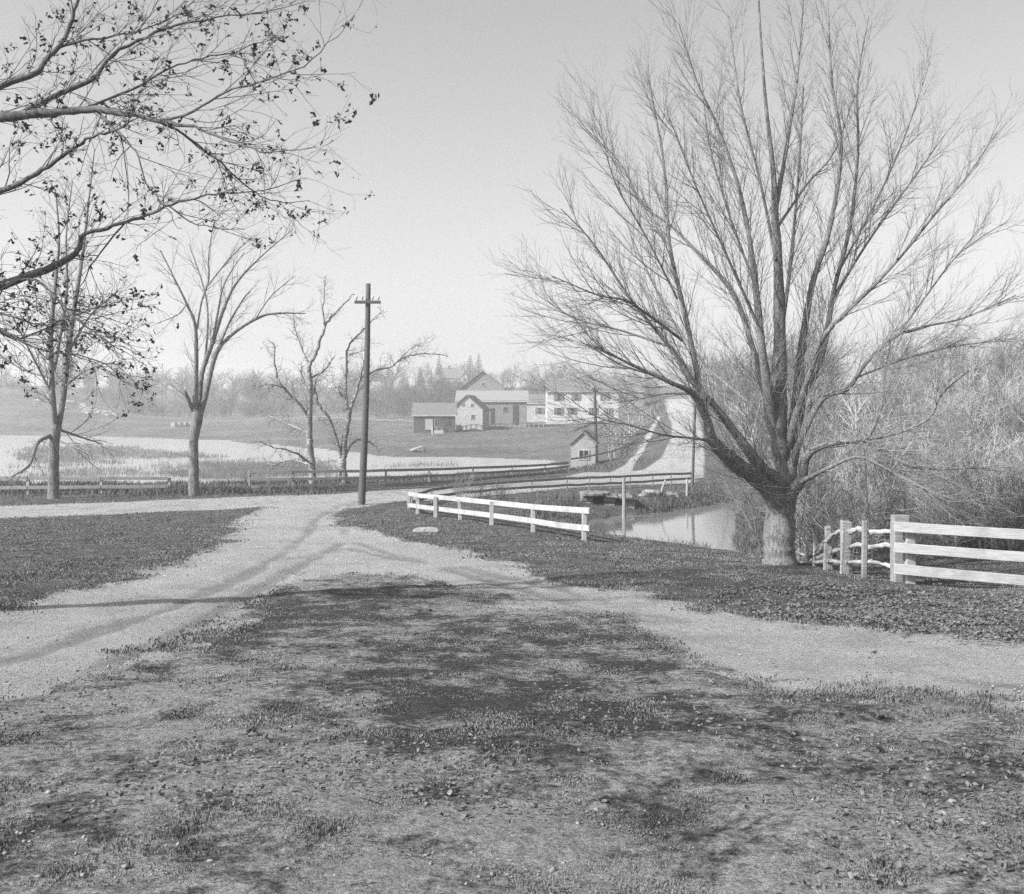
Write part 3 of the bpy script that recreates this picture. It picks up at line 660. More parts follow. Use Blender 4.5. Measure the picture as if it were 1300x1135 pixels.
def dry(px, d, x, y):
    a = np.array([x]); b = np.array([y])
    return sdf(a, b, CREEK)[0] > .6 and sdf(a, b, POND)[0] > 2
def clear_road(px, d, x, y): return dry(px, d, x, y) and sdf(np.array([x]), np.array([y]), ROADB)[0] > 2.5 and sdf(np.array([x]), np.array([y]), TRACK)[0] > 1
th = region(110, 1010, 1500, 24, 33, ['bush', 'bush', 'sapling'], 1.1, 2.9, 1.15, dry)
th += region(85, 940, 1500, 33, 50, ['bush', 'bush', 'sapling'], 2.0, 4.0, 1.1, dry)
th += region(120, 930, 1500, 50, 90, ['bush', 'sapling', 'tree'], 3.2, 6.5, 1.0, clear_road)
RN.shuffle(th); kk = len(th)*3//5
scatter('thicket', th[:kk], M['twig_pale'], 'dense tangled thicket of bare pale brush behind the fences on the right', 'thicket')
scatter('thicket', th[kk:], M['bark_dark'], 'darker bare stems and briars standing among the pale brush on the right', 'thicket')
wd = region(60, 905, 1600, 90, 200, ['tree', 'bush'], 4, 9, 1.1, clear_road)
wd += region(90, 130, 500, 255, 330, ['bush'], 1.5, 4.5, 2.2)
wd += region(60, -300, 160, 275, 400, ['bush'], 2, 5, 2.0)
wd += region(40, 470, 600, 200, 320, ['bush'], 2, 4.5, 2.0)
wd += region(60, 150, 500, 268, 400, ['tree'], 4, 10.5, 1.5)
wd += region(110, 60, 500, 320, 470, ['tree'], 8.5, 13, 1.35)
wd += region(60, -300, 160, 285, 420, ['tree'], 6, 11, 1.2)
wd += region(50, 470, 590, 205, 300, ['tree', 'bush'], 4, 7, 1.2)
wd += region(70, 480, 860, 400, 560, ['tree'], 7, 12, 1.3)
wd += region(45, 620, 830, 225, 330, ['tree', 'bush'], 4.5, 7.5, 1.3)
wd += region(80, 860, 1600, 200, 420, ['tree'], 8, 13, 1.25, clear_road)
scatter('woods', wd, M['twig_far'], 'far-off bare grey woods covering the hillside behind the farm and the field', 'woods')
# single small trees and shrubs that stand apart
def single(name, kind, i, px, py, hm, w, label, cat, m='twig', d=None, group=None):
    if d: x, y = W(px, d); g = Vector((x, y, hz(x, y)))
    else: g = G(px, py)
    V, Q = PR[kind][i % len(PR[kind])]; o = link(name, raw_mesh(name, V*np.array([hm*w, hm*w, hm]), [Q], False), M[m]); o.location = g; o.rotation_euler.z = i*1.1
    return tag(o, label, cat, group)
single('small_tree', 'tree', 1, 294, 527, 5.0, .8, 'small bare tree standing by itself at the far edge of the pasture', 'tree', 'twig_far')
single('small_tree', 'tree', 3, 800, 0, 5.5, .8, 'slender pale tree beside the leaning pole fence under the hill road', 'tree', 'twig_pale', d=92)
single('small_tree', 'tree', 2, 773, 0, 5.5, .6, 'bare whippy tree just right of the little white shed', 'tree', 'twig_pale', d=84)
single('sapling', 'sapling', 1, 1107, 0, 2.7, .8, 'thin sapling rising behind the rustic rail fence', 'sapling', 'twig_pale', d=21.5)
single('sapling', 'sapling', 2, 658, 0, 1.1, 1.0, 'dark little sapling behind the middle of the white guard rail', 'sapling', 'twig', d=37)
single('shrub', 'bush', 1, 610, 0, 1.25, 1.4, 'wispy bare shrub behind the white guard rail, near its middle', 'shrub', 'twig', d=40)
single('shrub', 'bush', 2, 586, 0, 1.3, 1.2, 'wispy bare shrub behind the white guard rail, nearest its bent end', 'shrub', 'twig', d=42)
single('shrub', 'bush', 3, 640, 0, 1.0, 1.2, 'low wispy shrub between dark sapling and taller shrubs behind the white guard rail', 'shrub', 'twig', d=41)
single('shrub', 'bush', 4, 838, 0, 4.0, .8, 'dark round shrub at the top of the hill road between road and track', 'shrub', 'twig_far', d=142)
single('shrub', 'bush', 5, 950, 0, 1.5, 1.2, 'bushy shrub overhanging the right bank of the creek, behind the big tree trunk', 'shrub', 'twig', d=36)
single('shrub', 'bush', 6, 205, 0, 2.2, 1.3, 'twiggy marsh shrub standing in the reeds left of the fan shaped tree', 'shrub', 'twig', d=72)
single('shrub', 'bush', 0, 424, 0, 1.5, 1.1, 'dense rounded shrub by the pond between the two pale knotty trees', 'shrub', 'twig', d=60)
for k, (px, d, hm, lb) in enumerate([(517, 330, 5, 'short dark spruce on the skyline, leftmost of the evergreens'), (534, 345, 7.5, 'dark spruce on the skyline left of the small white gabled house'),
        (547, 350, 6.5, 'dark spruce rising right behind the small white gabled house'), (557, 350, 9.5, 'slim pointed spruce behind the grey cottage on the skyline'), (597, 390, 12, 'broad blunt evergreen between the hilltop house and the pointed tall spruce'),
        (608, 400, 13.5, 'tallest pointed spruce on the skyline, above the hipped barn roof'), (566, 355, 6.5, 'dark spruce close to the left gable of the hilltop house')]):
    single('spruce_tree', 'spruce', k, px, 0, hm, 1.25 if k != 4 else 1.5, lb, 'spruce', 'conifer', d=d, group='evergreens on the skyline')

# ------------------------------------------------------------------ fences
def rot_to(v):
    v = Vector(v).normalized(); return v.to_track_quat('X', 'Z').to_matrix()
def board(a, b, h, t, name, m, parent, off, roll=0, sag=0):
    a = Vector(a)-off; b = Vector(b)-off; mb = MB(); n = 4; L = (b-a).length; rt = rot_to(b-a)
    v0 = len(mb.v)
    for i in range(n+1):
        p = a.lerp(b, i/n); p.z += -sag*4*(i/n)*(1-i/n)
        for (j, k) in ((-1, -1), (1, -1), (1, 1), (-1, 1)):
            mb.v.append(p+rt @ Vector((0, j*t/2*RN.uniform(.93, 1.05), k*h/2*RN.uniform(.96, 1.03))))
    for i in range(n):
        for j in range(4): mb.f.append([i*4+j, i*4+(j+1) % 4, i*4+4+(j+1) % 4, i*4+4+j])
    mb.f.append([3, 2, 1, 0]); mb.f.append([n*4+j for j in range(4)])
    return mb.build(name, m, parent, bevel=.006)
def post(p, top, w, d, name, m, parent, off, lean=(0, 0)):
    p = Vector(p)-off; h = top
    mb = MB(); n = 4
    for i in range(n+1):
        z = -.3+(h+.3)*i/n
        for (a, b) in ((-1, -1), (1, -1), (1, 1), (-1, 1)):
            mb.v.append(p+Vector((a*w/2*RN.uniform(.92, 1.05)+lean[0]*z, b*d/2*RN.uniform(.92, 1.05)+lean[1]*z, z+(RN.uniform(-.02, .02) if i == n else 0))))
    for i in range(n):
        for j in range(4): mb.f.append([i*4+j, i*4+(j+1) % 4, i*4+4+(j+1) % 4, i*4+4+j])
    mb.f.append([3, 2, 1, 0]); mb.f.append([n*4+j for j in range(4)])
    return mb.build(name, m, parent, bevel=.012)
# white guard rail (two boards), its far end bends back to the causeway
gp = [(519, 646), (530, 653), (553, 657), (584, 660), (624, 667), (677, 676), (742, 687)]
GP = [G(*p) for p in gp]; GP = [Vector(p) for p in GP]
print('guard', [round(p.y, 1) for p in GP])
off = GP[-1].copy()
f = empty('guard_rail', off, 'low whitewashed two board guard rail curving along the grass verge in front of the creek', 'fence')
tops = [625, 627, 629.5, 632, 636, 641.5, 646]; lows = [639.5, 641, 644, 647.5, 652.5, 659.5, 668]
zt = [P(a[0], t+2, p.y).z for a, t, p in zip(gp, tops, GP)]; zl = [P(a[0], t+2, p.y).z for a, t, p in zip(gp, lows, GP)]
for i, p in enumerate(GP): post((p.x, p.y+.09, p.z), zt[i]-p.z+.02, .13, .12, 'post', M['whitepost'], f, off, (RN.uniform(-.03, .03), 0))
ends = list(range(len(GP)))
for z, nm in ((zt, 'board'), (zl, 'board')):
    A_ = [Vector((p.x, p.y, q)) for p, q in zip(GP, z)]; A_[-1] = A_[-1]+(A_[-1]-A_[-2]).normalized()*.28
    for i, j in ((0, 1), (1, 3), (3, 5), (5, 6)):
        hh = .15
        board(A_[i], A_[j]+(A_[j]-A_[i]).normalized()*.01, hh, .045, nm, M['whitewood'], f, off, sag=RN.uniform(-.01, .02))
# causeway rail on the creek side
def rails(name, label, pts, tops_, rails_, hr, tr, wp, mpost, mrail, group=None, overs=.0, rndtop=0):
    off = pts[0].copy(); f = empty(name, off, label, 'fence', group)
    for p, t in zip(pts, tops_): post(p, t+rndtop*RN.uniform(-1, 1), wp, wp, 'post', mpost, f, off, (RN.uniform(-.03, .03), RN.uniform(-.02, .02)))
    for fr in rails_:
        for i in range(len(pts)-1):
            a = pts[i]+Vector((0, -wp*.5-tr*.5, tops_[i]*fr)); b = pts[i+1]+Vector((0, -wp*.5-tr*.5, tops_[i+1]*fr)); e = (b-a).normalized()*.02
            board(a+e, b-e, hr, tr, 'rail', mrail, f, off, sag=RN.uniform(0, .03))
    return f
def Wg(px, d, dz=0): x, y = W(px, d); return Vector((x, y, hz(x, y)+dz))
pts = [Wg(523, 38.8), Wg(548, 41.5), Wg(585, 44), Wg(630, 46), Wg(675, 47.5), Wg(720, 49), Wg(748, 50), Wg(775, 51), Wg(800, 52), Wg(829, 53), Wg(852, 54), Wg(880, 55)]
ty = [628, 620.5, 615.5, 612, 609, 606, 605, 604, 603, 601.5, 600.5, 599.5]
tt = [max(.45, P(0, t, p.y).z-p.z) for t, p in zip(ty, pts)]
rails('causeway_rail', 'low dark two rail guard along the creek side of the causeway, above the stone culvert', pts, tt, [.94, .45], .12, .05, .07, M['darkwood'], M['darkwood'])
# pond side rail
pts = [Wg(317, 50), Wg(372, 50.3), Wg(432, 51), Wg(490, 52), Wg(545, 54), Wg(600, 57), Wg(650, 60.5), Wg(692, 64.5), Wg(722, 69)]
ty = [598, 597.5, 597, 596, 595, 593, 591.5, 589.5, 588.5]
tt = [max(.6, P(0, t, p.y).z-p.z) for t, p in zip(ty, pts)]
rails('pond_fence', 'long dark three rail fence on the pond side of the road, ending near the shed', pts, tt, [.96, .55, .12], .14, .05, .11, M['darkwood'], M['darkwood'])
pts = [Wg(-60, 46), Wg(36, 46.5), Wg(129, 47.2), Wg(215, 48)]
ty = [604, 605, 605.5, 606]
tt = [max(.5, P(0, t, p.y).z-p.z) for t, p in zip(ty, pts)]
rails('pond_fence', 'pale weathered two rail fence at the pond edge on the far left', pts, tt, [.94, .38], .15, .05, .13, M['palewood'], M['whitepost'])
pts = [Wg(724, 72), Wg(745, 74), Wg(775, 76), Wg(806, 82)]
rails('short_rail', 'short dark single rail across the front of the little shed and the pole', pts, [.95]*4, [.9], .12, .05, .09, M['darkwood'], M['darkwood'])

# board fence on the right: three white boards
pa = G(1146, 740); pb = G(1157, 744); print('board fence', pa.y)
da = pa.y
off = pa.copy()
f = empty('board_fence', off, 'whitewashed fence of three wide horizontal boards at the right, next to the rustic rails', 'fence')
post((pa.x, da+.12, pa.z), P(0, 655, da).z-pa.z, .27, .2, 'post', M['oldwood'], f, off)
post((P(1158, 0, da-.1).x, da-.02, pb.z), P(0, 672, da).z-pb.z, .16, .1, 'post', M['whitepost'], f, off)
x2 = W(1420, da-1.1); post((x2[0], x2[1]+.1, hz(*x2)), 1.1, .18, .16, 'post', M['whitepost'], f, off)
for (ya, yb, h) in ((668.5, 677, .17), (695, 707, .165), (722, 739, .17)):
    board(P(1135, ya, da-.1), P(1425, yb+8, da-1.25), h, .035, 'board', M['whitewood'], f, off, sag=.01)
# rustic rail fence running away from it
off = pa.copy()
f = empty('rustic_fence', off, 'crooked rustic fence of split rails and uneven posts between big tree and white boards', 'fence')
rp = [(1097, 729, 662, 17.9, .09, 'oldwood'), (1075, 723, 662, 18.7, .19, 'palewood'), (1068, 724, 674, 18.5, .05, 'palewood'), (1053, 722, 668, 19.4, .12, 'palewood'), (1047, 722, 690, 19.2, .06, 'palewood'), (1034, 721, 683, 20.2, .07, 'palewood'), (1026, 720, 692, 20.7, .05, 'palewood'), (1014, 719, 699, 21.5, .06, 'palewood')]
for px, yb, yt, d, w, m in rp:
    p = P(px, yb, d); z = hz(p.x, d); post((p.x, d, z), max(.3, P(0, yt, d).z-z), w, w*.8, 'post', M[m], f, off, (RN.uniform(-.06, .06), 0))
def pole_rail(l, r):
    pp, rr = catmull([tuple(P(a, b, c)-off) for a, b, c in l], [r]*len(l), 4); mb = MB(); rr = [x*RN.uniform(.8, 1.2) for x in rr]; mb.tube([Vector(p)+Vector((0, 0, RN.uniform(-.012, .012))) for p in pp], rr, 7).build('rail', M['palewood'], f, smooth=True)
pole_rail([(1137, 674, 17.5), (1120, 675, 17.7), (1104, 677, 17.75)], .045); pole_rail([(1108, 677, 17.9), (1090, 671, 18.3), (1078, 676, 18.5)], .05)
pole_rail([(1082, 674, 18.5), (1066, 675, 18.9), (1052, 684, 19.3), (1038, 703, 20)], .04)
pole_rail([(1137, 693, 17.5), (1120, 692, 17.7), (1102, 695, 17.75)], .045); pole_rail([(1107, 694, 17.9), (1090, 692, 18.3), (1063, 699, 19.1), (1036, 709, 20)], .042)
pole_rail([(1137, 720, 17.5), (1120, 716, 17.7), (1102, 713, 17.75)], .035); pole_rail([(1107, 713, 17.9), (1080, 714, 18.5), (1050, 713, 19.4), (1012, 716, 21.4)], .035)
pole_rail([(1050, 686, 19.3), (1040, 694, 19.9), (1026, 709, 20.7)], .035); pole_rail([(1034, 703, 20.1), (1024, 706, 20.8), (1010, 700, 21.6)], .03)
RN.seed(21)
# leaning pole fence beside the hill track
pts = [Wg(776+4.2*k+RN.uniform(-1, 1), 79+k*4.2) for k in range(13)]
off = pts[0].copy(); f = empty('pole_fence', off, 'row of pale leaning poles lining the left side of the hill track', 'fence')
for p in pts: post(p, RN.uniform(1.3, 2.3), .11, .09, 'pole', M['palewood'], f, off, (RN.uniform(-.18, .18), RN.uniform(-.1, .1)))
for fr in (.5, .95):
    for i in range(0, 12, 3): board(pts[i]+Vector((0, 0, fr)), pts[i+3]+Vector((0, 0, fr)), .09, .06, 'rail', M['palewood'], f, off)
# field fences
def far_fence(name, label, ctrl, n, h, m='palewood', nr=2, wp=.14):
    pts = []
    for k in range(n):
        t = k/(n-1)*(len(ctrl)-1); i = min(int(t), len(ctrl)-2); u = t-i
        pts.append(Wg(ctrl[i][0]*(1-u)+ctrl[i+1][0]*u, ctrl[i][1]*(1-u)+ctrl[i+1][1]*u))
    rails(name, label, pts, [h*RN.uniform(.85, 1.15) for _ in pts], [.9, .45][:nr], .1, .06, wp, M[m], M[m])
far_fence('field_fence', 'faint post and rail fence crossing the far pasture behind the fan shaped tree', [(255, 190), (400, 185), (525, 160)], 30, 1.2, 'oldwood', 1, .1)
far_fence('field_fence', 'short pale fence below the rocky slope on the far left', [(100, 232), (140, 228), (190, 232)], 9, 1.2, 'palewood', 1, .1)
far_fence('farmyard_fence', 'low pale fence along the pasture in front of the farm buildings', [(548, 146), (620, 155), (690, 166)], 24, .9, nr=1)

# ------------------------------------------------------------------ poles
def util_pole(name, label, base, top, r0, r1, arm=None, bend=0):
    f = empty(name, base, label, 'utility pole'); t = Vector(top)-Vector(base); n = 10; mb = MB()
    pts = [Vector((0, 0, -.5))]+[t*(i/n)+Vector((bend*math.sin(math.pi*i/n), 0, 0)) for i in range(n+1)]
    mb.tube(pts, [r0]+[r0+(r1-r0)*i/n for i in range(n+1)], 12).build('pole', M['polewood'], f, smooth=True)
    if arm:
        for zz, w in arm:
            c = t*(zz/t.z)+Vector((bend*math.sin(math.pi*zz/t.z), -r1-.05, 0)); MB().box(c, (w, .09, .12)).build('crossarm', M['polewood'], f, bevel=.01)
            for sx in (-.42, -.2, .2, .42):
                p = c+Vector((sx*w, 0, .06)); MB().tube([p, p+Vector((0, 0, .1))], [.014, .014], 6).build('pin', M['iron_and_shade'], f)
                MB().tube([p+Vector((0, 0, .08)), p+Vector((0, 0, .12)), p+Vector((0, 0, .17)), p+Vector((0, 0, .2))], [.04, .05, .035, .02], 8).build('insulator', M['ceramic'], f, smooth=True)
    return f
b = G(459, 640); tp = P(467.5, 360, b.y); print('pole', b.y, tp.z-b.z)
util_pole('utility_pole', 'tall dark wooden utility pole with a crossarm, standing left of the white guard rail', b, tp, .15, .095, [((P(0, 384, b.y).z-b.z), 33/F*b.y)], .05)
def hang(a, b, label):
    pp = [Vector(a).lerp(Vector(b), t/16)-Vector((0, 0, .9*4*(t/16)*(1-t/16)))-Vector(a) for t in range(17)]
    o = MB().tube(pp, [.006]*17, 4).build('wire', M['iron_and_shade']); o.location = a; tag(o, label, 'wire')
b = Wg(757, 79); util_pole('utility_pole', 'short dark utility pole right beside the little white shed', b, (W(755, 79)[0], 79, P(0, 490, 79).z), .16, .1, [((P(0, 495, 79).z-b.z), 9/F*79)])
b = Wg(879, 53.5); util_pole('utility_pole', 'slim pale pole on the bank at the right end of the causeway', b, (W(883, 53.5)[0], 53.5, P(0, 500, 53.5).z), .08, .06)
def lone_post(name, label, a, b, w, m, cat='post'):
    a = Vector(a); b = Vector(b); mb = MB().tube([(0, 0, -.3), (b-a)*.5+Vector((.01, 0, 0)), b-a], [w, w*.95, w*.85], 7); o = mb.build(name, M[m]); o.location = a; return tag(o, label, cat)
b = Vector((*W(792, 42.5), WATER-.3)); lone_post('mooring_post', 'pale square topped post standing in the creek in front of the stone culvert', b, (b.x, b.y, P(0, 606, 42.5).z), .08, 'oldwood')
b = Wg(836, 47.5); lone_post('leaning_stake', 'pale stake leaning over the rubble on the creek bank', b, P(845, 609, 47.5), .05, 'palewood', 'stake')
b = Wg(872, 49); lone_post('short_post', 'short pale post on the bank near the slim pole', b, P(872, 608, 49), .06, 'palewood')

# ------------------------------------------------------------------ rocks, culvert
def rock(c, s, seed, name='rock', m='stone', label=None, parent=None, flat=.6):
    r = random.Random(seed); me = bpy.data.meshes.new(name); import bmesh
    bm = bmesh.new(); bmesh.ops.create_icosphere(bm, subdivisions=3, radius=1)
    ks = [(Vector([r.gauss(0, 1) for _ in range(3)]).normalized(), r.uniform(.55, .95)) for _ in range(12)]
    for v in bm.verts:
        n = v.co.copy()
        for k, d in ks:
            q = v.co.dot(k)
            if q > d: v.co -= k*(q-d)
        v.co *= 1+r.uniform(-.02, .02); v.co.x *= s[0]; v.co.y *= s[1]; v.co.z *= s[2]
    bm.to_mesh(me); bm.free()
    o = link(name, me, M[m], parent); o.location = c
    if label: tag(o, label, 'rock', None)
    return o
g = G(543, 675); rock(g+Vector((0, 0, .02)), (.42, .3, .13), 3, 'rock', 'stonelight', 'flat pale rock lying in the grass in front of the white guard rail')
g = Wg(530, 104); rock(g+Vector((0, 0, .2)), (.9, .7, .5), 4, 'rock', 'stonelight', 'single white boulder on the far pasture shore')
rk = [(816, 47, .3, .16, 'stonelight', 'pale rock at the left of the rubble on the creek bank'), (827, 47.5, .45, .3, 'stonelight', 'largest round pale boulder in the rubble on the creek bank'), (850, 48, .35, .22, 'stonelight', 'pale rock right of the leaning stake'),
      (859, 48.5, .28, .18, 'stone', 'small grey rock at the right end of the rubble'), (756, 46.3, .28, .12, 'stonelight', 'flat pale capstone lying left on the culvert'), (772, 46.5, .25, .1, 'stonelight', 'flat pale capstone lying in the middle on the culvert'), (962, 33.5, .3, .12, 'stonelight', 'white flat plank in the brush behind the big trunk')]  # last entry is a light plank, shaped like the rocks
for k, (px, d, w, h, m, lb) in enumerate(rk):
    g = Wg(px, d); 
    if k in (4, 5): g.z = P(0, 627, d).z
    rock(g+Vector((0, 0, h*.3)), (w, w*.7, h), 30+k, 'rock', m, lb)
# culvert: rough blocks round two dark openings
c0 = Vector((*W(770, 45), WATER)); cul = empty('stone_culvert', c0, 'rough stone block culvert with dark openings where the causeway crosses the creek', 'culvert')
ztop = P(0, 628, 45).z-WATER
bx = lambda px: W(px, 45)[0]-c0.x
def block(x0, x1, z0, z1, y=0, dp=.9): MB().box(((x0+x1)/2, y, (z0+z1)/2), (x1-x0-.02, dp, z1-z0-.02), jit=.04).build('stone_block', M['stone'], cul, bevel=.05)
block(bx(736), bx(754), -.3, .5); block(bx(737), bx(753), .5, .95, .1)
block(bx(766), bx(780), -.3, .45); block(bx(765), bx(781), .45, .75, .1); block(bx(790), bx(806), -.3, .5, .2); block(bx(789), bx(803), .5, .8, .25)
block(bx(738), bx(765), .93, ztop-.02, -.02, 1.4); block(bx(765), bx(785), .76, ztop-.12, .05, 1.2); block(bx(785), bx(802), .8, ztop-.18, .1, 1.2)
block(bx(748), bx(772), ztop-.02, ztop+.12, .2, 1.2)
MB().box((.1, .55, .25), (bx(800)-bx(742), .1, 1.0)).build('opening_shade', M['iron_and_shade'], cul)  # dark slab stands for the shade inside the openings, no wall there

# ------------------------------------------------------------------ buildings
def building(name, label, px, d, w, dep, hw, hr, axis, wall, roof, yaw=0, openings=(), chim=(), cat='building', ov=.3, sink=1.2, z=None, trim='whitewood', hip=0):
    b = Wg(px, d) if z is None else Vector((*W(px, d), z)); r = empty(name, b, label, cat, rz=R(yaw))
    hx, hy = w/2, dep/2; mb = MB()
    if axis == 'x':   # ridge runs left-right, eaves face the viewer
        mb.prism([(-hy, -sink), (hy, -sink), (hy, hw), (0, hw+hr), (-hy, hw)], -hx, hx, 'x')
        sl = math.atan2(hr, hy); L = math.hypot(hy, hr)+ov; rf = MB()
        for s_ in (-1, 1):
            rot = Matrix.Rotation(-s_*sl, 3, 'X'); c = Vector((0, s_*(L/2)*math.cos(sl), hw+hr+.09-(L/2)*math.sin(sl)))
            rf.box(c, (w+2*ov, L, .14), rot)
    else:
        mb.prism([(-hx, -sink), (hx, -sink), (hx, hw), (0, hw+hr), (-hx, hw)], -hy, hy, 'y')
        sl = math.atan2(hr, hx); L = math.hypot(hx, hr)+ov; rf = MB()
        for s_ in (-1, 1):
            rot = Matrix.Rotation(s_*sl, 3, 'Y'); c = Vector((s_*(L/2)*math.cos(sl), 0, hw+hr+.09-(L/2)*math.sin(sl)))
            rf.box(c, (L, dep+2*ov, .14), rot)
    mb.build('wall', M[wall], r); ro = rf.build('roof', M[roof], r)
    if axis == 'x':
        MB().box((0, -hy-ov*.9, hw-.12), (w+2*ov, .08, .2)).build('eaves_board', M[trim], r)
    for (kind, u, v, ww, hh) in openings:
        y = -hy
        if kind == 'window':
            fr = MB().box((u, y-.03, v), (ww+.14, .1, hh+.14)).build('window', M['whitewood'], r)
            MB().box((u-ww/4-.01, y-.08, v), (ww/2-.04, .03, hh)).box((u+ww/4+.01, y-.08, v), (ww/2-.04, .03, hh)).build('pane', M['pane'], fr)
        elif kind == 'shutter':
            fr = MB().box((u, y-.03, v), (ww, .1, hh)).build('window', M['whitewood'], r)
            MB().box((u, y-.075, v+hh*.24), (ww*.86, .03, hh*.42)).box((u, y-.075, v-hh*.24), (ww*.86, .03, hh*.42)).build('pane', M['pane'], fr)
            for s_ in (-1, 1): MB().box((u+s_*(ww*.5+.24), y-.04, v), (.42, .07, hh)).build('shutter', M['roofd'], r)
        elif kind == 'door': MB().box((u, y-.04, v), (ww, .1, hh)).build('door', M['palewood'], r)
        elif kind == 'dark': MB().box((u, y-.04, v), (ww, .09, hh)).build('doorway_shade', M['iron_and_shade'], r)  # near-black panel on the solid wall paints the unlit inside of an opening
    for (u, v, cw, hh) in chim:
        MB().box((u, v, hw+hr-.6+hh/2), (cw, cw, hh+.9)).box((u, v, hw+hr-.15+hh), (cw+.16, cw+.16, .16)).build('chimney', M['brick'], ro)
    return r
# little white shed
s_ = 78/F
building('pump_shed', 'tiny white gabled shed with one small square window at the edge of the pond', 742, 78, 1.85, 1.9, 1.75, .85, 'y', 'swall', 'roofd', -10, [('window', 0.05, .95, .7, .62)], cat='shed', ov=.16, sink=.6)
m = lambda px, d: px*d/F
building('cow_shed', 'long low dark boarded shed with a pale door, left end of the farmyard', 552, 150, 5.9, 4.2, 2.15, 1.6, 'x', 'dwall', 'roofm', 2, [('door', -.75, .75, 1.1, 1.6), ('window', .45, 1.05, .7, 1.2), ('dark', 1.9, .9, .8, .6)], cat='shed', z=P(0, 545, 150).z)
building('gabled_barn', 'white gabled barn between the low dark shed and the open wagon sheds', 597.5, 158, 4.8, 8, 2.3, 2.1, 'y', 'wwall', 'roofd', -6, [('window', -.6, 3.1, .3, .35), ('window', .8, 3.0, .35, .4), ('window', .9, 1.2, .4, .6)], cat='barn', z=P(0, 539, 158).z)
building('long_barn', 'long grey barn with a pale roof behind the white gabled barn', 625, 172, 11.5, 8, 3.7, 1.6, 'x', 'gwall', 'roofl', 0, [('dark', .1, 1.2, .6, 2.6), ('dark', 3.9, 1.4, .9, 3.2), ('window', 2.2, 2.3, .7, .8)], cat='barn', z=P(0, 537, 172).z)
building('hay_barn', 'tall barn with a broad peaked grey gable rising above the other farm roofs', 614, 205, 8.6, 12, 6.2, 3.3, 'y', 'gwall', 'roofm', 0, [('window', 0, 7, .5, .5)], cat='barn', z=P(0, 533, 205).z, ov=.4)
building('wagon_shed', 'low pale wing linking the barns to the white farmhouse', 677, 195, 8.5, 6, 3.4, 1.5, 'x', 'wwall', 'roofm', 0, [('dark', -2.6, 1.4, 1.1, 2.4), ('shutter', 1.2, 1.9, .8, 1.2), ('window', 3.0, 1.9, .8, 1.2)], cat='shed', z=P(0, 534, 195).z)
fz = P(0, 535, 188).z
building('farmhouse', 'white two storey farmhouse with dark shuttered windows overlooking the pasture', 738, 188, 12.8, 8, 5.5, 2.3, 'x', 'fwall', 'roofm', 0,
         [('shutter', -4.3, 4.4, .8, 1.25), ('shutter', -1.2, 4.4, .8, 1.25), ('shutter', 4.0, 4.4, .8, 1.25), ('shutter', -4.3, 1.9, .8, 1.25), ('shutter', -1.9, 1.9, .8, 1.25), ('shutter', 1.9, 1.9, .8, 1.25), ('shutter', 4.6, 1.9, .8, 1.25)], [(1.4, .4, .5, .8), (-3.8, .4, .6, .5)], cat='house', z=fz)
building('side_house', 'pale house with a stout brick chimney standing behind the right end of the farmhouse', 800, 225, 6, 7, 3.2, 2.0, 'x', 'gwall', 'roofm', -8, [('window', -2, 2, .8, 1.2), ('window', 1, 2, .8, 1.2)], [(-1.8, 0, .9, 1.1)], cat='house')
building('hilltop_house', 'grey roofed house with two chimneys on the skyline above the farm', 576, 340, 6.6, 6, 3.2, 3.0, 'x', 'gwall', 'roofd', 0, [('window', -1.5, 1.6, .8, 1.2), ('window', .4, 1.6, .8, 1.2)], [(-1.4, 0, .9, 1), (3, 0, .9, 1)], cat='house')
building('dormer_house', 'small white gable end just right of the hilltop house', 590, 338, 1.9, 4, 3.4, 1.3, 'y', 'wwall', 'roofd', 0, [('window', 0, 2.6, .7, 1.0)], cat='house')
building('small_cottage', 'small white gabled house on the skyline left of the grey cottage', 546, 335, 2.3, 5, 2.2, 2.2, 'y', 'wwall', 'roofd', 12, [('window', 0, 1.9, .5, .8)], cat='house')
building('small_cottage', 'small grey cottage on the skyline between the white gabled house and the hilltop house', 556, 342, 3.6, 4, 2.4, 1.9, 'x', 'gwall', 'roofm', 0, [('window', 0, 1.5, .8, .9)], cat='house')
building('far_barn', 'pale roofed barn half hidden in trees above the left end of the farm woods', 482, 320, 6, 5, 2.6, 2.6, 'x', 'wwall', 'roofl', 0, [('window', 1.6, 1.6, .5, .9)], cat='barn')
# beehives and small farm things
for k, px in enumerate((220, 227, 234, 240)):
    g = Wg(px, 196+k*.5); r = empty('beehive', g, 'white box hive on the pasture, %s' % ['at the left end of the row', 'second of the row from the left', 'third of the row from the left', 'at the right end of the row'][k], 'beehive', 'white hives on the pasture')
    MB().box((0, 0, .12), (.75, .6, .24)).build('stand', M['palewood'], r); MB().box((0, 0, .58), (.8, .65, .66)).build('hive_body', M['wwall'], r, bevel=.02); MB().box((0, 0, .96), (.9, .75, .1)).build('lid', M['wwall'], r, bevel=.01)
g = Wg(557, 139); r = empty('water_trough', g, 'pale wooden trough on the pasture before the dark shed', 'trough')
MB().box((0, 0, .35), (1.3, .6, .08)).box((0, -.28, .55), (1.3, .06, .4)).box((0, .28, .55), (1.3, .06, .4)).box((-.62, 0, .55), (.06, .5, .4)).box((.62, 0, .55), (.06, .5, .4)).build('tub', M['whitewood'], r)
for sx in (-.45, .45): MB().box((sx, 0, .15), (.1, .5, .36)).build('leg', M['oldwood'], r)
g = Wg(549, 141); lone_post('gate_post', 'white post beside the trough in the farmyard pasture', g, g+Vector((0, 0, 1.2)), .09, 'whitewood')
g = Wg(584, 150); r = empty('dog_kennel', g, 'tiny gabled kennel at the foot of the white gabled barn', 'kennel', rz=.1)
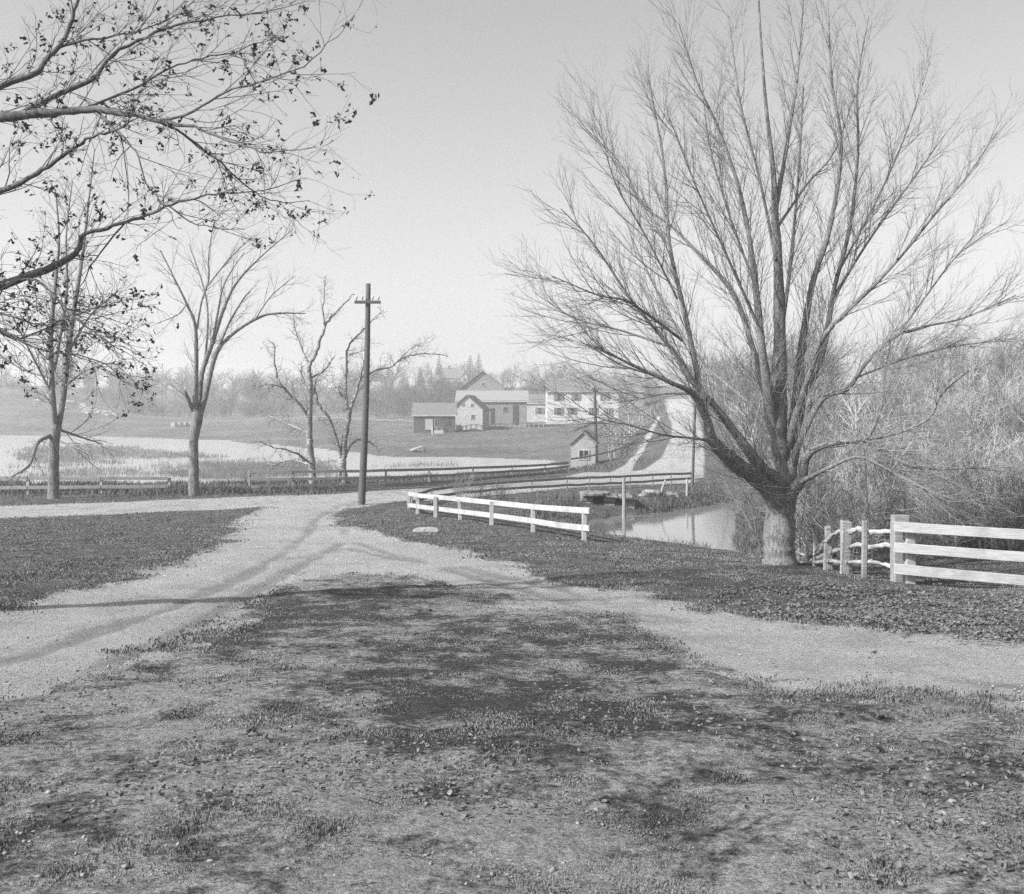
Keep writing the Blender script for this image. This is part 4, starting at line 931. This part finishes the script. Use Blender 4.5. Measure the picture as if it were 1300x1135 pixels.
MB().prism([(-.4, 0), (.4, 0), (.4, .5), (0, .95), (-.4, .5)], -.5, .5).build('wall', M['palewood'], r)
MB().box((-.24, 0, .78), (.64, 1.2, .05), Matrix.Rotation(-.84, 3, 'Y')).box((.24, 0, .78), (.64, 1.2, .05), Matrix.Rotation(.84, 3, 'Y')).build('roof', M['roofd'], r)
MB().box((0, -.51, .25), (.35, .04, .45)).build('doorway_shade', M['iron_and_shade'], r)  # dark panel in place of the kennel's shaded inside

# rocky slope on the far left
nr_ = 0
for k in range(44):
    px = RN.uniform(45, 150); d = RN.uniform(228, 258); g = Wg(px, d); 
    s1 = RN.uniform(.25, .85); rock(g, (s1*1.4, s1, s1*.7), 200+k, 'boulder', 'stonelight'); o = bpy.context.scene.collection.objects[-1]
    tag(o, 'pale boulder among others strewn over the rocky slope at the far left', 'boulder', 'boulders on the rocky slope')

# ------------------------------------------------------------------ grass, reeds, litter, pebbles
def blades(name, n, label, cat, m, samp, hmin, hmax, wpx, lean=.5):
    X, Y, hs = samp(n); r = np.hypot(X, Y); k = len(X)
    Z = height(X, Y)-.01
    H = rng.uniform(hmin, hmax, k)*hs; wd_ = np.maximum(.0012, wpx*r/F)*rng.uniform(.6, 1.3, k)
    a = rng.uniform(0, 6.28, k); b = rng.uniform(0, 6.28, k); l = rng.uniform(.1, lean, k)*H
    wx = np.cos(a)*wd_; wy = np.sin(a)*wd_; lx = np.cos(b)*l; ly = np.sin(b)*l
    V = np.empty((k, 5, 3))
    V[:, 0] = np.stack([X-wx, Y-wy, Z], 1); V[:, 1] = np.stack([X+wx, Y+wy, Z], 1)
    V[:, 2] = np.stack([X+wx*.7+lx*.4, Y+wy*.7+ly*.4, Z+H*.6], 1); V[:, 3] = np.stack([X-wx*.7+lx*.4, Y-wy*.7+ly*.4, Z+H*.6], 1)
    V[:, 4] = np.stack([X+lx, Y+ly, Z+H*.95], 1)
    i = np.arange(k)[:, None]*5
    o = link(name, raw_mesh(name, V.reshape(-1, 3), [i+np.array([[0, 1, 2, 3]]), i+np.array([[3, 2, 4]])]), M[m]); tag(o, label, cat, kind='stuff'); return o
def samp_front(d0, d1, keep):
    def f(n):
        xs = []; ys = []; hs = []; t = 0
        while t < n:
            m_ = n; px = rng.uniform(-120, 1420, m_); d = 1/rng.uniform(1/d1, 1/d0, m_); d = np.where(rng.random(m_) < .5, d, np.exp(rng.uniform(math.log(d0), math.log(d1), m_)))
            X = (px-650)/F*d; w = keep(X, d); ok = rng.random(m_) < w
            xs.append(X[ok]); ys.append(d[ok]); hs.append((.5+.9*fbm(X[ok], d[ok], 1.1, 41))*(1-.5*forew(X[ok], d[ok]))); t += ok.sum()
            if len(xs) > 30: break
        return np.concatenate(xs)[:n], np.concatenate(ys)[:n], np.concatenate(hs)[:n]
    return f
def keep_grass(X, Y):
    dw = dirtw(X, Y); fw = forew(X, Y); c = fbm(X, Y, 1.6, 44); w = (1-dw)*sm(.32, .6, c)*.9+(1-dw)*.1
    w = np.where(fw > .5, (1-dw)*(sm(.40, .75, fbm(X, Y, 1.3, 47, 5))*.7+sm(.45, .7, fbm(X, Y, 4.3, 48))*.25+.05)+(Y > 8.5)*sm(.25, .5, fbm(X, Y, .7, 49))*.4*(1-dw), w)
    return w*(sdf(X, Y, CREEK) > .1)*(sdf(X, Y, POND) > .2)*(1-.6*litw(X, Y))
blades('grass', 420000, 'short dry autumn grass on the verges and between the roads', 'grass', 'grass', samp_front(3.8, 60, keep_grass), .008, .042, 1.0, .25)
def keep_bank(X, Y):
    e = np.minimum(np.abs(sdf(X, Y, CREEK)-.6), 99); e2 = np.abs(sdf(X, Y, POND)-2.5)
    v = (1-dirtw(X, Y))*sm(.35, .55, fbm(X, Y, .8, 51))*(1-(np.abs(X/Y*F-121) < 38)*(Y > 41)*(Y < 46.5))
    fence = np.exp(-((Y-49)/2.2)**2)*(X < -8)
    return np.clip((np.exp(-(e/1.2)**2)+np.exp(-(e2/2.5)**2)*.7+fence)*v, 0, 1)*(sdf(X, Y, CREEK) > -.1)
blades('bank_grass', 60000, 'rank rough grass along the fence lines and the creek and pond banks', 'grass', 'rankgrass', samp_front(24, 75, keep_bank), .1, .32, .5, .8)
MARSH = [[(30, 569), (100, 566), (180, 570), (235, 575), (250, 584), (140, 589), (40, 586)], [(235, 583), (300, 578), (380, 580), (430, 590), (420, 604), (330, 612), (250, 608), (215, 596)], [(20, 592), (90, 590), (180, 596), (200, 606), (120, 612), (30, 610)], [(440, 588), (560, 590), (560, 593), (450, 594)]]
MP = [[wpt(*p) for p in q] for q in MARSH]
def keep_reed(X, Y):
    w = np.zeros_like(X)
    for i, q in enumerate(MP): w = np.maximum(w, sm(1.2, -1.2, sdf(X, Y, q)+(fbm(X, Y, .25, 60+i)-.5)*5)*(1 if i < 2 else .35))
    return w*sm(.44, .56, fbm(X, Y, .16, 66))
def reeds():
    n = 15000; xs = []; ys = []; t = 0
    while t < n:
        px = rng.uniform(-100, 620, n); d = 1/rng.uniform(1/150, 1/56, n); X = (px-650)/F*d; ok = rng.random(n) < keep_reed(X, d); xs.append(X[ok]); ys.append(d[ok]); t += ok.sum()
        if len(xs) > 25: break
    X = np.concatenate(xs)[:n]; Y = np.concatenate(ys)[:n]; k = len(X)
    H = rng.uniform(.15, .6, k)*(.35+fbm(X, Y, .2, 70)); w = .4*Y/F*rng.uniform(.6, 1.4, k); lx = rng.normal(0, .12, k)*H; Z = np.full(k, WATER-.05)
    V = np.stack([np.stack([X-w, Y, Z], 1), np.stack([X+w, Y, Z], 1), np.stack([X+lx, Y+rng.normal(0, .1, k), Z+H], 1)], 1)
    tag(link('reeds', raw_mesh('reeds', V.reshape(-1, 3), [np.arange(k*3).reshape(-1, 3)]), M['reed']), 'dry marsh reeds and sedge standing in the shallow pond', 'reeds', kind='stuff')
reeds()
def leaf_stuff(name, n, keep, d0, d1, size, label, m='leaf', fixed=None):
    xs = []; ys = []; t = 0
    while t < n:
        px = rng.uniform(-120, 1420, n); d = 1/rng.uniform(1/d1, 1/d0, n); X = (px-650)/F*d; ok = rng.random(n) < keep(X, d); xs.append(X[ok]); ys.append(d[ok]); t += ok.sum()
        if len(xs) > 30: break
    X = np.concatenate(xs)[:n]; Y = np.concatenate(ys)[:n]; k = len(X); Z = height(X, Y)+rng.uniform(.005, .03, k)
    C = np.stack([X, Y, Z], 1); a = rng.normal(0, 1, (k, 3)); a[:, 2] *= .3; a /= np.linalg.norm(a, axis=1, keepdims=True)
    b = np.cross(a, rng.normal(0, 1, (k, 3))*np.array([.4, .4, 1])); b /= np.linalg.norm(b, axis=1, keepdims=True); nn = np.cross(a, b); nn *= np.sign(nn[:, 2:]+1e-9)
    s = size*rng.uniform(.5, 1.3, (k, 1)); w = s*rng.uniform(.35, .7, (k, 1)); cu = s*rng.uniform(0, .35, (k, 1))
    V = np.stack([C-a*s*.5+nn*cu, C-a*s*.1+b*w*.5+nn*cu*.8, C+a*s*.2+b*w*.4+nn*cu, C+a*s*.55+nn*cu*1.2, C+a*s*.2-b*w*.4+nn*cu*.6, C-a*s*.1-b*w*.5+nn*cu, C], 1)
    i = np.arange(k)[:, None]*7
    Q = np.concatenate([i+np.array([[6, 0, 1]]), i+np.array([[6, 1, 2]]), i+np.array([[6, 2, 3]]), i+np.array([[6, 3, 4]]), i+np.array([[6, 4, 5]]), i+np.array([[6, 5, 0]])])
    tag(link(name, raw_mesh(name, V.reshape(-1, 3), [Q]), M[m]), label, 'leaves', kind='stuff')
leaf_stuff('leaf_litter', 14000, lambda X, Y: litw(X, Y)*sm(.25, .6, fbm(X, Y, 2.0, 77)), 9, 22, .062, 'drift of curled fallen leaves along the verge below the white board fence')
leaf_stuff('scattered_leaves', 4500, lambda X, Y: np.clip(.12+.88*forew(X, Y), 0, 1)*sm(.35, .65, fbm(X, Y, .9, 81)), 3.8, 24, .032, 'small dry leaves scattered over the foreground turf and gravel')
def pebbles():
    n = 16000; px = rng.uniform(-120, 1420, n*3); d = 1/rng.uniform(1/26, 1/3.8, n*3); X = (px-650)/F*d
    w = .08+.92*dirtw(X, d)*.6; w *= sm(.3, .65, fbm(X, d, .8, 91)); ok = rng.random(n*3) < w; X = X[ok][:n]; Y = d[ok][:n]; k = len(X)
    base = np.array([[1, 0, 0], [-1, 0, 0], [0, 1, 0], [0, -1, 0], [0, 0, .7], [0, 0, -.7], [.6, .6, .45], [-.6, .6, .4], [-.6, -.6, .45], [.6, -.6, .4]])
    tri = np.array([[0, 6, 4], [6, 2, 4], [2, 7, 4], [7, 1, 4], [1, 8, 4], [8, 3, 4], [3, 9, 4], [9, 0, 4], [0, 9, 5], [9, 3, 5], [3, 8, 5], [8, 1, 5], [1, 7, 5], [7, 2, 5], [2, 6, 5], [6, 0, 5]])
    s = np.minimum(rng.exponential(.003, k)+.0025, .03)[:, None, None]
    V = base[None]*s*rng.uniform(.7, 1.3, (k, 10, 1))*rng.uniform(.6, 1.3, (k, 1, 3)); V += np.stack([X, Y, height(X, Y)-.002], 1)[:, None]
    tag(link('gravel', raw_mesh('gravel', V.reshape(-1, 3), [(np.arange(k)[:, None, None]*10+tri[None]).reshape(-1, 3)], True), M['pebble']), 'loose pebbles and gravel on the road and foreground', 'gravel', kind='stuff')
pebbles()
# big dark oak leaves lying singly in the foreground
def oak_leaf(px, py, s, rz, label):
    g = G(px, py); out = []
    for k in range(22):
        a = k/22*2*math.pi; rr = (.62+.38*math.cos(a*5+1)*(1 if k % 2 else .7))*s; out.append(Vector((math.cos(a)*rr, math.sin(a)*rr*.6, .35*s*abs(math.cos(a))**2+RN.uniform(0, .2)*s)))
    me = bpy.data.meshes.new('fallen_leaf'); vs = out+[Vector((0, 0, .02))]+[v+Vector((0, 0, .004)) for v in out]+[Vector((0, 0, .026))]
    fs = [[22, k, (k+1) % 22][::-1] for k in range(22)]+[[45, 23+k, 23+(k+1) % 22] for k in range(22)]+[[k, (k+1) % 22, 23+(k+1) % 22, 23+k] for k in range(22)]
    me.from_pydata([tuple(v) for v in vs], [], fs); me.update(); o = link('fallen_leaf', me, M['leafdark']); o.location = g+Vector((0, 0, .015)); o.rotation_euler = (RN.uniform(-.3, .3), RN.uniform(-.3, .3), rz); tag(o, label, 'leaf', 'dark fallen leaves in the foreground')
for k, (px, py, s, lb) in enumerate([(180, 848, .085, 'large dark curled leaf on the dirt track at the left'), (320, 935, .07, 'dark curled leaf on the thin turf, lower left of centre'), (352, 931, .05, 'smaller dark leaf beside another low left of centre'),
        (545, 778, .08, 'dark leaf at the upper edge of the central turf'), (232, 805, .05, 'small dark leaf at the edge of the left track'), (418, 824, .06, 'dark leaf in the middle of the central turf'), (520, 827, .075, 'dark leaf right of the middle of the central turf'),
        (462, 865, .05, 'small dark leaf below the middle of the central turf'), (1117, 914, .09, 'largest dark leaf in the lower right foreground'), (1060, 907, .06, 'dark leaf with a twig left of the largest leaf at lower right'), (1110, 832, .05, 'small dark leaf on the pale dirt at the right'),
        (1115, 958, .05, 'small dark leaf near the bottom right'), (706, 858, .05, 'small dark leaf on the turf right of centre'), (1150, 813, .06, 'dark leaf on the road below the white board fence')]):
    oak_leaf(px, py, s, RN.uniform(0, 6), lb)

# ------------------------------------------------------------------ air
hb = MB(); hb.v = [Vector((x, y, z)) for x in (-1700, 1700) for y in (-1700, 1700) for z in (-8, 48)]
hb.f = [[0, 1, 3, 2], [4, 6, 7, 5], [0, 4, 5, 1], [2, 3, 7, 6], [0, 2, 6, 4], [1, 5, 7, 3]]
hm = bpy.data.materials.new('haze'); hm.use_nodes = True; nt = hm.node_tree; nt.nodes.remove(nt.nodes['Principled BSDF'])
pv = nt.nodes.new('ShaderNodeVolumePrincipled'); pv.inputs['Color'].default_value = (.95, .95, .95, 1); pv.inputs['Density'].default_value = .00115; pv.inputs['Anisotropy'].default_value = .2
nt.links.new(pv.outputs[0], nt.nodes['Material Output'].inputs['Volume'])
ho = hb.build('haze', hm); tag(ho, 'pale autumn haze over the whole valley', 'haze', kind='stuff')

# ------------------------------------------------------------------ light, sky, camera
SUN = Vector((-.74, -.42, .60)).normalized(); el = math.asin(SUN.z); az = math.atan2(SUN.x, SUN.y)
w = bpy.data.worlds.new('World'); S.world = w; w.use_nodes = True; nt = w.node_tree
sk = nt.nodes.new('ShaderNodeTexSky'); sk.sky_type = 'NISHITA'; sk.sun_disc = False; sk.sun_elevation = el; sk.sun_rotation = az; sk.dust_density = 3.0; sk.air_density = 1.0; sk.ozone_density = 1.0
bw = nt.nodes.new('ShaderNodeRGBToBW'); nt.links.new(sk.outputs[0], bw.inputs[0]); bg = nt.nodes['Background']; nt.links.new(bw.outputs[0], bg.inputs['Color']); bg.inputs['Strength'].default_value = .13
ld = bpy.data.lights.new('sun', 'SUN'); ld.energy = 4.8; ld.angle = R(.9); lo = bpy.data.objects.new('sun', ld); COL.objects.link(lo); lo.rotation_euler = (-SUN).to_track_quat('-Z', 'Y').to_euler()
cd = bpy.data.cameras.new('camera'); cam = bpy.data.objects.new('camera', cd); COL.objects.link(cam); cam.location = (0, 0, CZ); cam.rotation_euler = (R(90), 0, 0)
cd.sensor_width = 36; cd.lens = 36*F/1300; cd.shift_y = -(567.5-HZ)/1300; cd.clip_end = 5000; cd.clip_start = .1; S.camera = cam
S.view_settings.view_transform = 'Standard'; S.view_settings.look = 'None'; S.view_settings.gamma = 1; S.view_settings.exposure = 0.82
S.cycles.volume_bounces = 1; S.cycles.use_denoising = False
